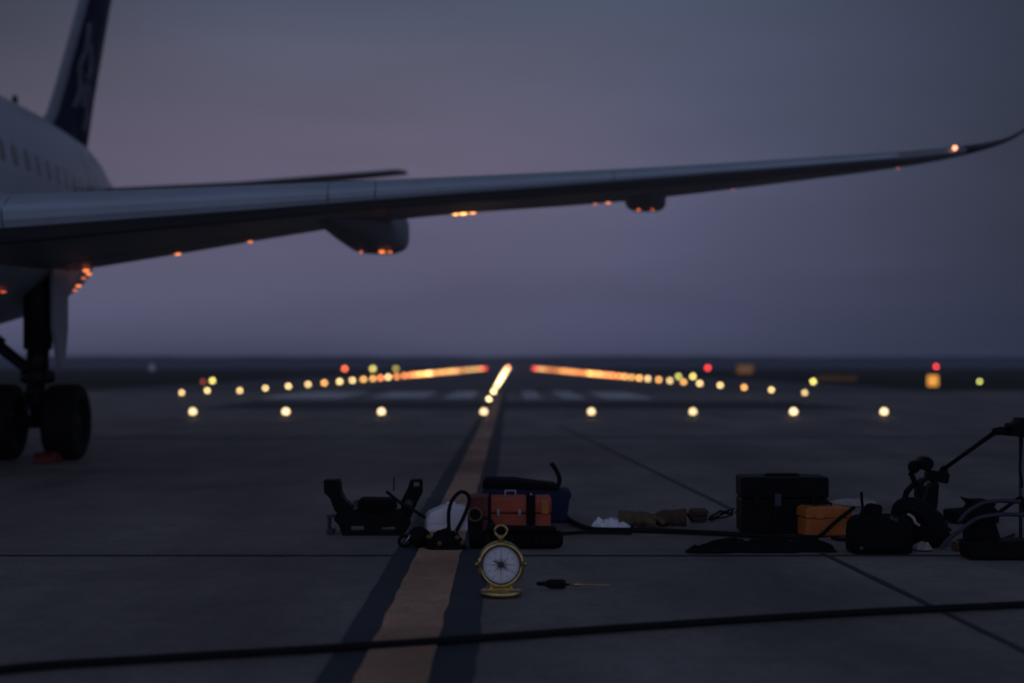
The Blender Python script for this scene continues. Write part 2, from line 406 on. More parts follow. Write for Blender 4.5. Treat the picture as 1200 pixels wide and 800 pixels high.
def th_at(x):
    xs = [a[0] for a in LE]
    for i in range(len(xs) - 1):
        if x <= xs[i + 1] or i == len(xs) - 2:
            t = (x - xs[i]) / (xs[i + 1] - xs[i]); return TH[i] + t * (TH[i + 1] - TH[i])
def section(x, t0=0, t1=1, grow=0, n=14, upper=1):
    a, b = spl(LE, x), spl(TE, x); c = (b - a).length; th = th_at(x) * c
    dz = Vector((0, 0, 1))
    d1 = spl(LE, x + .02) - spl(LE, x - .02)
    nrm = d1.cross(b - a); nrm = nrm.normalized() if nrm.z > 0 else -nrm.normalized()
    def yt(t): return 5 * (.2969 * math.sqrt(t) - .126 * t - .3516 * t * t + .2843 * t ** 3 - .1036 * t ** 4)
    up = []; lo = []
    for k in range(n + 1):
        t = t0 + (t1 - t0) * (1 - math.cos(PI * k / n)) / 2 if t0 == 0 and t1 == 1 else t0 + (t1 - t0) * (k / n) ** 1.6
        cam = .016 * math.sin(PI * t) * c
        up.append(a.lerp(b, t) + nrm * (yt(t) * th * 1.06 + cam + grow)); lo.append(a.lerp(b, t) + nrm * (-yt(t) * th * .94 + cam - grow))
    if grow: 
        f = (a - b).normalized() * grow * 1.4
        up[0] = a + f; lo[0] = a + f
    return up, lo
xs = [-8.6 + i * .42 for i in range(33)] + [5.4, 5.7, 6.0, 6.25, 6.45, 6.65, 6.85, 7.0, 7.12, 7.25, 7.35, 7.4]
xs = sorted(set(round(x, 3) for x in xs))
rings = []
for x in xs:
    up, lo = section(x); rings.append([L(p) for p in up + lo[-2:0:-1]])
ntip = [i for i, x in enumerate(xs) if x >= 5.68][0]
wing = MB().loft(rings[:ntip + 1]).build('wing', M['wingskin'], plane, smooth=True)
MB().loft(rings[ntip:]).build('wing_tip', M['shadedskin'], wing, smooth=True)
# slats: lighter leading edge panels with gaps
segs = [(-7.0, -4.645), (-4.63, -1.83), (-1.818, -1.372), (-1.36, 1.14), (1.152, 4.7)]
for a, b in segs:
    rings = []
    n = 14
    for i in range(n + 1):
        x = a + (b - a) * i / n
        le_, te_ = spl(LE, x), spl(TE, x); ch = (te_ - le_).length; th = th_at(x) * ch
        up, lo = section(x, .012, .11, .010, 8)
        k = max(.03, min(1, (5.0 - x) / 7.5)) ** .75
        f = (le_ - te_).normalized(); f.z = 0
        bot = Vector((0, 0, -1)) * th * (.05 + .25 * k)
        face = [le_ + f * (.012 + .10 * th) + Vector((0, 0, .11 * th)), le_ + f * (.012 + .13 * th) + Vector((0, 0, 0)), le_ + f * (.012 + .11 * th) + bot * .55, le_ + f * (.005 + .05 * th) + bot]
        inner = [le_ - f * .02 * ch + bot * .9, le_.lerp(te_, .09)]
        rings.append([L(p) for p in up[::-1] + face + inner])
    MB().loft(rings).build('slat', M['slat'], wing)
# underside panel lines and flap gap
def under_line(t, x0, x1, w, name):
    vs = []; n = 24
    for i in range(n + 1):
        x = x0 + (x1 - x0) * i / n
        for tt in (t, t + w):
            up, lo = section(x, 0, tt, .004, 2); vs.append(L(lo[-1]))
    MB().add(vs, [(2 * i, 2 * i + 1, 2 * i + 3, 2 * i + 2) for i in range(n)]).build(name, M['gearsteel'], wing)
under_line(.70, -6.5, 1.5, .012, 'flap_gap')
under_line(.74, 1.7, 5.0, .014, 'aileron_gap')
under_line(.16, -6.5, 5.0, .012, 'panel_line')
# flap track fairings
for (x, y, z, rx, ry, rz) in ((-1.83, 17.05, 2.80, .36, 1.85, .295), (1.66, 17.75, 3.27, .27, 1.35, .175)):
    mb = MB(); rings = []
    for k in range(21):
        t = -1 + 2 * k / 20; s_ = ((t + 1) / 1.5) ** .62 if t < .5 else 1 - ((t - .5) / .5) ** 3 * .5
        s_ = max(s_, .02)
        rings.append([L((x + .26 * rx / .36 * t + rx * s_ * math.copysign(abs(math.cos(2 * PI * j / 20)) ** .6, math.cos(2 * PI * j / 20)), y + ry * t, z + rz * s_ * math.copysign(abs(math.sin(2 * PI * j / 20)) ** .6, math.sin(2 * PI * j / 20)) + .036 * t)) for j in range(20)])
    mb.loft(rings).build('flap_fairing', M['wingskin'], wing, smooth=True)
# belly fairing between the wings
rings = []
for k in range(25):
    t = -1 + 2 * k / 24; s_ = max(.02, (1 - abs(t) ** 2.6)) ** .55
    rings.append([L((FX + 3.45 * s_ * math.cos(2 * PI * j / 40), 16.6 + 5.4 * t, 2.45 + 1.15 * s_ * math.sin(2 * PI * j / 40) + .35 * max(0, t) ** 2)) for j in range(40)])
MB().loft(rings).build('belly_fairing', M['plane'], plane, smooth=True)
# navigation lamp, plus glowing beads added in place of orange reflections
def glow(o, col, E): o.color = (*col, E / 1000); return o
nav = MB().ball(L(P(1119, 173.5, 17.6)), (.030, .030, .030), 14).build('navigation_light', M['lamp'], wing, smooth=True); glow(nav, (1, .34, .18), 3.2)
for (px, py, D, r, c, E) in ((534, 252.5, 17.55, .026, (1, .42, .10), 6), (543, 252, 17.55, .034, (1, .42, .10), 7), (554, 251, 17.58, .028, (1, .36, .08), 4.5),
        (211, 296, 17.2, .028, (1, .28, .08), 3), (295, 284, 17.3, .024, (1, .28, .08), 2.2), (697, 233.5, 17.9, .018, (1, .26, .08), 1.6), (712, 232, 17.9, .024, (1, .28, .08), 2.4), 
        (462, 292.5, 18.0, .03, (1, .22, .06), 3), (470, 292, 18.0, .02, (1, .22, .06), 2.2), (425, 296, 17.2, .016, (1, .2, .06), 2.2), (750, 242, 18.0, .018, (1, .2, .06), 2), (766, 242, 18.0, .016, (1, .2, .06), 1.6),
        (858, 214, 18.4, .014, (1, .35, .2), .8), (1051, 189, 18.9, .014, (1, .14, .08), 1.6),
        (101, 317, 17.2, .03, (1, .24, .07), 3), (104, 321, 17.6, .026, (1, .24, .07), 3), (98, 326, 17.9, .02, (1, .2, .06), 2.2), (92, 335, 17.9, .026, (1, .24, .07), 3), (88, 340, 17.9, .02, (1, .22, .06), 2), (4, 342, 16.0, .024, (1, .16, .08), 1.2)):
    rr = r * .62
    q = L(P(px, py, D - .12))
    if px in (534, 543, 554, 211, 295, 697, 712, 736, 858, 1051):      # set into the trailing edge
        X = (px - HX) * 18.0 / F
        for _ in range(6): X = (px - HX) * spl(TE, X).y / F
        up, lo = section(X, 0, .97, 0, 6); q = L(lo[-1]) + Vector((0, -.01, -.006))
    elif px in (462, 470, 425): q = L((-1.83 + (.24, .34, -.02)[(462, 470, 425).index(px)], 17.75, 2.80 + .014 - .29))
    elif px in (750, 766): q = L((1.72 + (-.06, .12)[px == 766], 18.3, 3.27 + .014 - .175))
    m = MB().ball(q, (rr * 2.3, rr, rr * .75), 10).build('added_glint', M['lamp'], wing, smooth=True); glow(m, c, E * .7)  # glowing bead drawn for a reflected glint
# main landing gear
GX, GY = -5.57, 16.8
gp = L((GX, GY, 0))
gear = MB().tube([gp + Vector(v) for v in ((0, 0, 2.5), (0, 0, 1.3))], .165, 20).tube([gp + Vector(v) for v in ((0, 0, 1.35), (0, 0, .98))], .125, 20).tube([gp + Vector(v) for v in ((0, 0, 1.0), (0, 0, .40))], .09, 20) \
    .tube([gp + Vector(v) for v in ((-.55, 0, .445), (.48, 0, .445))], .075, 16).lathe([(.16, .90), (.2, .93), (.2, 1.03), (.16, 1.06)], gp, 'z', 20).build('landing_gear', M['gearsteel'], plane, smooth=True)
MB().tube([gp + Vector(v) for v in ((-.06, 0, 1.02), (-.95, .05, 1.72), (-1.6, .1, 2.2))], [.065, .085, .09], 12).box(gp + Vector((-.55, .03, 1.42)), (.24, .16, .16), (0, .65, 0)).build('side_brace', M['gearsteel'], gear, bevel=.01)
MB().tube([gp + Vector(v) for v in ((0, -.12, 1.0), (0, -.36, .78), (0, -.1, .52))], .045, 8).build('torque_link', M['gearsteel'], gear)
MB().tube([gp + Vector(v) for v in spline([(.12, -.1, 2.2), (.2, -.14, 1.6), (.14, -.16, 1.1), (.1, -.2, .7), (.18, -.05, .46)])], .018, 8).build('hydraulic_line', M['rubber'], gear, smooth=True)
dg = MB().prism([[(-.02, 1.04), (.14, 1.08), (.24, 1.5), (.26, 2.45), (-.22, 2.45), (-.20, 1.5)]], -.025, .025).build('gear_door', M['geardoor'], gear, bevel=.01)
dg.location = gp + Vector((.26, 0, .04)); dg.rotation_euler = (0, -.02, PI / 2 - .06)
for sx in (-.42, .335):
    c = gp + Vector((sx, 0, .445)); w = .185
    prof = [(.235, -w * .86), (.30, -w), (.38, -w * 1.02), (.425, -w * .93), (.443, -w * .7), (.445, 0), (.443, w * .7), (.425, w * .93), (.38, w * 1.02), (.30, w), (.235, w * .86)]
    for g in (-.09, -.03, .03, .09):
        pass
    mb = MB().lathe(prof, c, 'x', 56, True)
    mb.build('tyre', M['rubber'], gear, smooth=True)
    MB().lathe([(.02, -w * .7), (.10, -w * .72), (.12, -w * .5), (.2, -w * .55), (.236, -w * .8), (.236, w * .8), (.2, w * .55), (.12, w * .5), (.10, w * .72), (.02, w * .7)], c, 'x', 40).build('wheel_rim', M['gearsteel'], gear, smooth=True)
chock = thing('wheel_chock', (-5.28, 16.27, 0), 'dark red wedge chock on the ground against the nearest aircraft tyre', 'wheel chock')
MB().prism([[(-.16, 0), (.16, 0), (.16, .03), (.02, .12), (-.08, .12), (-.16, .06)]], -.12, .12).build('wedge', M['darkred'], chock, bevel=.008).rotation_euler = (0, 0, PI / 2)
MB().tube([(.0, 0, .11), (.10, -.03, .12), (.2, -.02, .10)], .01, 8).build('grab_rope', M['rubber'], chock, smooth=True)

# ---------------------------------------------------------------- runway lights
FOCUS, INF = 8.3, 9.8            # focus distance in metres, blur disc of a lamp at infinity in photo pixels
K = INF * FOCUS
def blur(D): return K * (1 / FOCUS - 1 / D)
WARM = (1, .73, .35); CREAM = (1, .69, .28); AMBER = (1, .48, .13); ORANGE = (1, .30, .09); YEL = (1, .80, .20); OLIVE = (.42, .34, .07); RED = (1, .06, .05); DIMRED = (.30, .05, .02); LIME = (.85, .85, .20); WHITE = (1, .90, .66)
def lamp_mesh():
    mb = MB().lathe([(.75, -1.6), (.8, -1.5), (.55, -1.2), (.55, -.8), (.7, -.75), (.7, -.6)], (0, 0, 0), 'z', 12)
    nb = len(mb.f)
    mb.ball((0, 0, 0), 1, 14)
    me = bpy.data.meshes.new('runway_light'); me.from_pydata([tuple(v) for v in mb.v], [], mb.f)
    me.materials.append(M['signback']); me.materials.append(M['lamp'])
    for i, p in enumerate(me.polygons):
        p.use_smooth = True
        p.material_index = 1 if i >= nb else 0
    return me
LM = lamp_mesh()
def lamp(pos, r, col, T, label, group=None, name='runway_light', boost=1, cat='runway light'):
    o = bpy.data.objects.new(name, LM); COL.objects.link(o)
    o.location = pos; o.scale = (r, r, r)
    D = pos[1]; g = 2 * r * F / D; c = max(blur(D), .1); ratio = min(1, (g / max(c, g)) ** 2)
    T *= random.Random(int(pos[0] * 97 + pos[1] * 13)).uniform(.82, 1.2)
    o.color = (*col, min(T / ratio, 900) / 1000)
    tag(o, label, cat, group)
    return o
def radius(D): return max(.06, min(.36, D * .00125))
ORD = ['nearest', 'second nearest', 'third nearest', 'fourth nearest', 'fifth nearest', 'sixth nearest', 'seventh nearest', 'eighth nearest', 'ninth nearest', 'tenth nearest', 'eleventh nearest', 'twelfth nearest', 'thirteenth nearest', 'fourteenth nearest']
CN = {(1, .16, .09): 'red', WARM: 'warm white', CREAM: 'cream', AMBER: 'amber', ORANGE: 'orange', YEL: 'yellow', OLIVE: 'dim olive', RED: 'red', DIMRED: 'dim red', LIME: 'lime yellow', WHITE: 'white'}
# the near crossbar on the apron
where = ['leftmost, nearest the aircraft wheels', 'second from the left', 'third from the left, above the black cradle', 'beside the painted line', 'first right of the painted line', 'above the black case', 'third from the right edge lamp, second from the right end', 'rightmost, above the backpack']
for px, w in zip((226, 335, 447, 567, 693, 812, 930, 1036), where):
    r = .075; D = (H - .12) * F / (482.5 - HY)
    w = w.replace('third from the right edge lamp, second from the right end', 'second from the right end')
    lamp((( px - HX) * D / F, D, .125), r, (1, .68, .35), 2.8, 'bright white lamp of the near crossbar, ' + w, 'lamps of the near crossbar', boost=1)
# receding edge rows
def row(side, xs_cols, start_off, half):
    sd = 'left' if side < 0 else 'right'
    i = 0; last = 0
    for off, col in xs_cols:
        D = half * F / off; r = radius(D)
        lab = f'{CN[col]} lamp, {ORD[i]} in the {sd} receding row of runway edge lights' if i < len(ORD) else None
        lamp((side * half, D, .26), r, col, 1.15, lab or f'orange lamp merging into the far {sd} streak of runway edge lights', f'runway edge lights of the {sd} row'); i += 1
        last = off
    q = 1 / last
    while True:
        q += 4.1e-4; off = 1 / q
        if off < 28.5: break
        D = half * F / off
        end = off < 32.5
        col = RED if end else random.choice((AMBER, CREAM, ORANGE, ORANGE, AMBER, ORANGE))
        if 38 < off < 52 and side < 0: col = random.choice((CREAM, AMBER, AMBER))
        T = 1.05 if off > 90 else .5 if off > 60 else .25 if not end else .30
        lab = f'{CN[col]} lamp, {ORD[i]} in the {sd} receding row of runway edge lights' if i < len(ORD) else (f'red lamp at the far end of the {sd} runway edge row' if end else f'small lamp merging into the far {sd} streak of runway edge lights')
        lamp((side * half, D, .26), r * 0 + radius(D), col, T, lab, f'runway edge lights of the {sd} row'); i += 1
row(-1, [(597 - x, c) for x, c in ((281, CREAM), (311, WARM), (338, CREAM), (361, CREAM), (380, CREAM), (398, ORANGE), (414, CREAM), (426, AMBER), (437, AMBER), (446, ORANGE), (455, CREAM), (465, ORANGE))][:0] +
    [(316, CREAM), (286, CREAM), (259, CREAM), (236, CREAM), (217, AMBER), (199, CREAM), (184, CREAM), (171, AMBER), (160, AMBER), (151, ORANGE), (142, CREAM), (132, ORANGE), (123, ORANGE), (116, ORANGE)], 0, 9.3)
row(1, [(307, CREAM), (275, AMBER), (247, CREAM), (223, CREAM), (204, AMBER), (188, CREAM), (175, AMBER), (162, CREAM), (152, AMBER), (143, AMBER), (135, AMBER), (128, ORANGE), (121, ORANGE)], 0, 9.3)
# centreline row
off = .98 * F / (482.5 - HY); D = off + 12.4; i = 0
while D < 690:
    end = D > 480
    col = (1, .16, .09) if end else WARM
    T = (2.2, 1.8, 1.4)[min(i, 2)] if not end else 1.5
    if 150 < D <= 480: T = .75
    lab = ('bright lamp next after the crossbar on the painted centre line row' if i == 0 else 'second bright lamp of the centre line row beyond the crossbar' if i == 1 else
           'red lamp at the far end of the centre line row' if end else 'warm white lamp merging into the steep centre line streak')
    lamp((-.62, D, .05 + radius(D)), radius(D), col, T, lab, 'centre line lights'); D += 12.4; i += 1
# single lamps near the runway edges and in the grass
singles = [(213, 460, 47.6, CREAM, 1.15, 'cream lamp standing alone farthest left, just outside the left runway edge row'),
  (243, 457.5, 50, CREAM, 1.2, 'cream lamp directly below the yellow lamp at the left grass edge'),
  (249, 446, 83, YEL, 1.2, 'yellow lamp above a cream one at the left grass edge'),
  (238, 447, 84, DIMRED, .5, 'dim red lamp just left of the yellow one at the left grass edge'),
  (404, 432, 150, (1, .17, .06), 1.0, 'red orange lamp on a post in the left grass, leftmost of three'),
  (437, 432, 150, YEL, .85, 'yellow lamp on a post in the left grass, middle of three'),
  (464, 432, 150, OLIVE, .8, 'dim olive lamp on a post in the left grass, rightmost of three'),
  (795, 441, 110, LIME, .65, 'lime yellow lamp beside a paler one above the right edge row'),
  (812, 441, 110, YEL, 1.05, 'pale yellow lamp right of a lime one above the right edge row'),
  (829.5, 431, 150, RED, 1.1, 'red lamp on a post in the right grass, near the brown panel'),
  (953, 447, 78, YEL, 1.2, 'yellow lamp above a warm one at the right grass edge'),
  (943, 460, 45.7, CREAM, 1.3, 'warm lamp below the yellow one at the right grass edge'),
  (1097, 429.5, 160, RED, .9, 'small red lamp on a tall post above the amber square sign'),
  (1148, 447, 80, LIME, .7, 'small lime lamp farthest right at the grass edge')]
for (px, py, D, col, T, lab) in singles:
    p = P(px, py, D); r = radius(D)
    if px in (1097, 1148, 238): r *= .7
    CN.setdefault(col, '')
    o = lamp(p, r, col, T, lab, None)
    if p.z > r * 1.7:     # stands on a thin post
        c = MB().tube([(0, 0, -1.5), (0, 0, -(p.z + .01) / r)], .22, 8).build('post', M['signback'], o, smooth=True)
# lit amber sign and unlit brown panel with a faint glow added to its face, grey cabinet
p = P(1093, 446, 80)
sg = thing('airfield_sign', (p.x, 80, 0), 'small glowing amber square sign at the right grass edge', 'sign')
MB().box((0, .05, p.z), (.66, .12, .68)).build('casing', M['signback'], sg, bevel=.02)
face = MB().box((0, -.03, p.z), (.58, .03, .60)).build('sign_face', M['lamp'], sg, bevel=.008); glow(face, (1, .42, .08), .95)
for dx in (-.2, .2): MB().box((dx, .05, (p.z - .34) / 2 - .01), (.05, .05, max(.02, p.z - .34 + .02))).build('leg', M['signback'], sg)
p = P(873, 432.5, 150)
sg = thing('airfield_sign', (p.x, 150, 0), 'wide dim brown rectangular panel in the right grass', 'sign')
MB().box((0, .08, p.z), (1.75, .14, 1.0)).build('casing', M['signback'], sg, bevel=.02)
face = MB().box((0, -.01, p.z), (1.65, .03, .9)).build('sign_face', M['lamp'], sg, bevel=.008); glow(face, (1, .50, .26), .11)  # panel is unlit; faint glow is added to its face
for dx in (-.6, .6): MB().box((dx, .08, (p.z - .5) / 2), (.07, .07, p.z - .5)).build('leg', M['signback'], sg)
p = P(178, 430.5, 140)
sg = thing('marker_board', (p.x, 140, 0), 'small pale marker board far off in the grass near the aircraft wheels', 'marker')
MB().box((0, 0, p.z), (.5, .06, .62)).build('board', M['white'], sg, bevel=.02)
MB().box((0, .06, p.z / 2 - .1), (.08, .05, p.z - .2)).build('post', M['signback'], sg)
p = P(980, 446, 95)
sg = thing('barrier', (p.x, 95, 0), 'long low dull amber barrier in the right grass, beside the yellow lamp', 'barrier')
MB().box((0, 0, .30), (2.7, .10, .28)).build('board', M['signamber'], sg, bevel=.01)
for dx in (-1.1, 0, 1.1): MB().box((dx, .09, .2), (.07, .06, .42)).build('leg', M['signback'], sg)

# ---------------------------------------------------------------- equipment on the apron
class Spot:      # local frame of a thing on the ground: px, py of the photo -> local metres on its front plane
    def __init__(s, px, py): s.px, s.py = px, py; s.D = gd(py); s.u = s.D / F; s.loc = G(px, py)
    def q(s, x, y, d=0): return ((x - s.px) * s.u, d, max(0, (s.py - y) * s.u))
    def xz(s, x, y): return ((x - s.px) * s.u, max(0, (s.py - y) * s.u))

# brass compass
S = Spot(587, 697)
t = thing('compass', S.loc, 'standing round brass compass with pale dial, nearest object on the painted line', 'compass', rz=.05)
u = S.u; cz = 36.3 * u; R = 27.6 * u
case = MB().lathe([(R * .80, -.026), (R * .86, -.034), (R * .95, -.030), (R, -.014), (R, .010), (R * .96, .030), (R * .80, .042), (R * .70, .042), (R * .70, .002), (R * .80, .002)], (0, 0, cz), 'y', 72, True).lathe([(.0001, .030), (R * .705, .030), (R * .705, .036), (.0001, .036)], (0, 0, cz), 'y', 72).build('case', M['brass'], t, smooth=True)
MB().lathe([(R * .765, -.018), (R * .765, -.027), (R * .79, -.031), (R * .815, -.027), (R * .815, -.012), (R * .765, -.012)], (0, 0, cz), 'y', 72, True).build('inner_bezel', M['ink'], t, smooth=True)
dial = MB().lathe([(.0001, -.0200), (R * .785, -.0200), (R * .785, -.001), (.0001, -.001)], (0, 0, cz), 'y', 72).build('dial', M['dial'], t)
mk = MB()
def ray(a, r0, r1, w0, w1, y=-.0212):
    d = Vector((math.sin(a), 0, math.cos(a))); n = Vector((d.z, 0, -d.x)); c = Vector((0, y, cz))
    v = [c + d * r0 + n * w0, c + d * r0 - n * w0, c + d * r1 - n * w1, c + d * r1 + n * w1]
    mk.add(v + [p + Vector((0, .0009, 0)) for p in v], [(0, 1, 2, 3), (7, 6, 5, 4), (0, 4, 5, 1), (1, 5, 6, 2), (2, 6, 7, 3), (3, 7, 4, 0)])
for k in range(16):
    a = PI * k / 8
    ray(a, R * .05, R * (.50 if k % 4 == 0 else .44 if k % 2 == 0 else .30), R * (.030 if k % 2 == 0 else .02), R * .004)
for k in range(72):
    ray(PI * k / 36, R * (.66 if k % 6 else .62), R * .72, R * .004, R * .004)
for k in range(12):
    a = PI * k / 6 + .03; ray(a, R * .53, R * .585, R * .018, R * .018)
mk.build('dial_markings', M['ink'], dial)
nd = MB()
mk = nd
ray(2.10, -R * .36, R * .55, R * .028, R * .004, -.0245)
ray(2.10, R * .02, -R * .40, R * .028, R * .006, -.0245)
nd.lathe([(.0001, -.028), (R * .06, -.027), (R * .06, -.021)], (0, 0, cz), 'y', 18).build('needle', M['ink'], t)
MB().lathe([(R * .13, 0), (R * .12, 3.5 * u), (R * .16, 4 * u), (R * .16, 6 * u), (R * .1, 7 * u)], (0, 0, cz + R * .97), 'z', 20).build('crown_stem', M['brass'], t, smooth=True)
bw = [(math.sin(a) * 7.2 * u, 0, cz + R + 11.5 * u + math.cos(a) * 6.6 * u) for a in [PI * .93 - 2 * PI * .93 * k / 28 for k in range(29)]]
MB().tube(bw, 1.35 * u, 10).build('bow', M['brass'], t, smooth=True)
MB().prism([[(-15 * u, 6 * u), (15 * u, 6 * u), (11 * u, 13 * u), (-11 * u, 13 * u)]], -.022, .024).build('foot', M['brass'], t, bevel=.004)
MB().lathe([(23 * u, 0), (24.5 * u, 2 * u), (24.3 * u, 5 * u), (22.5 * u, 7 * u), (.001, 7.4 * u)], (0, 0, 0), 'z', 56).build('base', M['brass'], t, smooth=True)
for sx in (-1, 1):
    MB().tube([(sx * R * .98, 0, cz - 3 * u), (sx * R * 1.03, 0, cz), (sx * R * .98, 0, cz + 3 * u)], .008, 10).build('hinge', M['brass'], t, smooth=True)

# soldering-iron like screwdriver
S = Spot(628, 689); u = S.u
t = thing('screwdriver', S.loc, 'slim screwdriver with black grip and thin steel shaft lying right of the compass', 'screwdriver', rz=-.10)
MB().lathe([(.001, 0), (.010, .008), (.012, .045), (.020, .060), (.023, .075), (.023, .135), (.018, .148), (.001, .150)], (0, 0, .024), 'x', 20).build('handle', M['rubber'], t, smooth=True)
MB().lathe([(.006, .148), (.006, .19), (.010, .195), (.010, .22), (.0045, .225), (.0035, .36), (.001, .37)], (0, 0, .022), 'x', 14).build('shaft', M['brass'], t, smooth=True)

# black cradle
S = Spot(435, 626)
t = thing('equipment_cradle', S.loc, 'black equipment cradle with two raised splayed arms, farthest left on the apron', 'cradle')
c8 = lambda pts: [S.xz(360 + x / 8, 540 + y / 8) for x, y in pts]
MB().prism([c8([(250, 545), (280, 482), (420, 445), (500, 470), (640, 485), (760, 478), (880, 445), (962, 540), (972, 590), (905, 688), (330, 688), (300, 600)]), c8([(405, 605), (535, 605), (535, 648), (405, 648)]), c8([(690, 618), (828, 612), (828, 645), (700, 645)])], -.02, .055).build('base', M['black'], t, bevel=.008)
MB().prism([c8([(300, 480), (940, 480), (930, 560), (310, 560)])], .06, .26).build('rear_tray', M['black'], t, bevel=.008)
MB().prism([c8([(145, 182), (290, 180), (308, 300), (345, 370), (412, 430), (420, 490), (285, 500), (250, 470), (205, 352), (150, 300)])], .03, .17).build('arm', M['black'], t, bevel=.008)
MB().prism([c8([(960, 180), (1070, 180), (1072, 310), (1022, 400), (985, 490), (955, 560), (880, 500), (866, 395), (900, 330), (936, 260)]), c8([(985, 203), (1045, 203), (1045, 250), (985, 250)])], .05, .17).build('arm', M['black'], t, bevel=.008)
MB().prism([c8([(455, 400), (470, 372), (490, 362), (790, 366), (812, 400), (820, 470), (640, 484), (470, 470)])], .02, .24).build('cushion', M['fabric'], t, bevel=.015)
MB().prism([c8([(432, 375), (472, 362), (476, 430), (428, 440)])], .005, .022).build('buckle', M['bluesteel'], t, bevel=.003)
MB().lathe([(.001, -.02), (.026, -.018), (.030, 0), (.030, .03)], S.q(360 + 945 / 8, 540 + 405 / 8, .03), 'y', 20).build('knob', M['bluesteel'], t, smooth=True)
MB().tube([S.q(453, 575.5, .0), S.q(470, 589, -.02), S.q(486, 597.5, -.03), S.q(499, 606, -.03)], .011, 10).build('rod', M['rubber'], t, smooth=True)
MB().tube([S.q(460, 577, .1), S.q(460.4, 560, .1)], .004, 8).build('whip_antenna', M['rubber'], t, smooth=True)
MB().prism([c8([(160, 520), (270, 505), (275, 530), (205, 545), (205, 640), (250, 650), (240, 690), (165, 690), (180, 640), (180, 545)])], .05, .12).build('bracket', M['bluesteel'], t, bevel=.004)

# white container and black hose loop
S = Spot(522, 622)
t = thing('plastic_container', S.loc, 'white boxy plastic container behind the black hose loop', 'container', rz=.12)
c5 = lambda pts: [S.xz(480 + x / 5.714, 540 + y / 5.714) for x, y in pts]
MB().prism([c5([(108, 385), (128, 342), (228, 300), (372, 298), (402, 330), (402, 468), (108, 468)])], -.06, .14).build('body', M['white'], t, bevel=.018)
MB().lathe([(.035, 0), (.035, .016), (.03, .022), (.001, .022)], (.04, .04, (622 - 592.3) * S.u), 'z', 20).build('cap', M['white'], t, smooth=True)
MB().box((-.06, -.064, .09), (.10, .006, .06)).build('raised_panel', M['white'], t, bevel=.002)
S = Spot(528, 624)
pts = spline([S.q(480 + x / 5.714, 540 + y / 5.714, d) for x, y, d in ((268, 475, -.02), (262, 400, -.02), (266, 320, -.02), (292, 250, -.02), (340, 207, 0), (385, 222, .02), (397, 275, .03), (362, 375, .03), (312, 470, .02))])
tag(MB().tube([Vector(p) + S.loc for p in pts], .0125, 12).build('hose', M['rubber'], None, smooth=True), 'black rubber hose standing in a loop before the white container', 'hose')

# red toolbox
S = Spot(596, 622); u = S.u
t = thing('toolbox', S.loc, 'red orange metal toolbox with dark straps and steel top handle behind the compass', 'toolbox')
xa, xb = (549 - 596) * u, (645.5 - 596) * u; h = 39 * u; mid = h * .52
MB().box(((xa + xb) / 2, .13, mid / 2), (xb - xa, .26, mid)).build('body', M['red'], t, bevel=.012)
lid = MB().box(((xa + xb) / 2, .13, mid + (h - mid) / 2 + .002), (xb - xa + .008, .268, h - mid - .004)).build('lid', M['red'], t, bevel=.014)
MB().box(((563 - 596) * u, .13, h / 2), (26 * u, .284, h + .012)).build('shadowed_end', M['darkred'], t, bevel=.008)  # dark red block paints the shadow on the toolbox's left end
for px, w in ((573.6, 3), (622, 10.5)): MB().box(((px - 596) * u, .13, h / 2 + .002), (w * u, .296, h + .020)).build('strap', M['fabric'], t, bevel=.004)
MB().tube(spline([(p[0], .13, p[2]) for p in (S.q(592, 584), S.q(592, 577.5), S.q(594, 576.6), S.q(602, 576.6), S.q(604, 577.5), S.q(604, 584))], 4), .007, 8).build('handle', M['steel'], lid, smooth=True)
for px in (584, 609): MB().box(((px - 596) * u, -.012, mid + .008), (.022, .016, .045)).build('latch', M['steel'], t, bevel=.003)
MB().box(((638.5 - 596) * u, -.010, h * .72), (9 * u, .02, h * .42)).build('corner_plate', M['orange'], t, bevel=.006)
MB().lathe([(.004, 0), (.012, .004), (.008, .02), (.001, .026)], S.q(622.5, 583, .1), 'z', 12).build('indicator_stud', M['steel'], t, smooth=True)

# pressure gauge
S = Spot(557, 626); u = S.u
t = thing('pressure_gauge', S.loc, 'black pressure gauge unit with dull brass ring before the red toolbox', 'gauge')
MB().box((0, .0, .07), (.10, .07, .14)).build('body', M['black'], t, bevel=.016)
MB().lathe([(.036, -.052), (.046, -.052), (.050, -.04), (.046, -.02), (.036, -.02)], (0, 0, .135), 'y', 30, True).build('bezel', M['dullbrass'], t, smooth=True)
MB().lathe([(.001, -.044), (.037, -.044), (.037, -.02), (.001, -.02)], (0, 0, .135), 'y', 30).build('gauge_face', M['black'], t)
MB().tube(spline([(.05, -.02, .11), (.10, -.04, .10), (.13, -.05, .05), (.15, -.05, .02)]), .009, 10).build('pipe', M['rubber'], t, smooth=True)

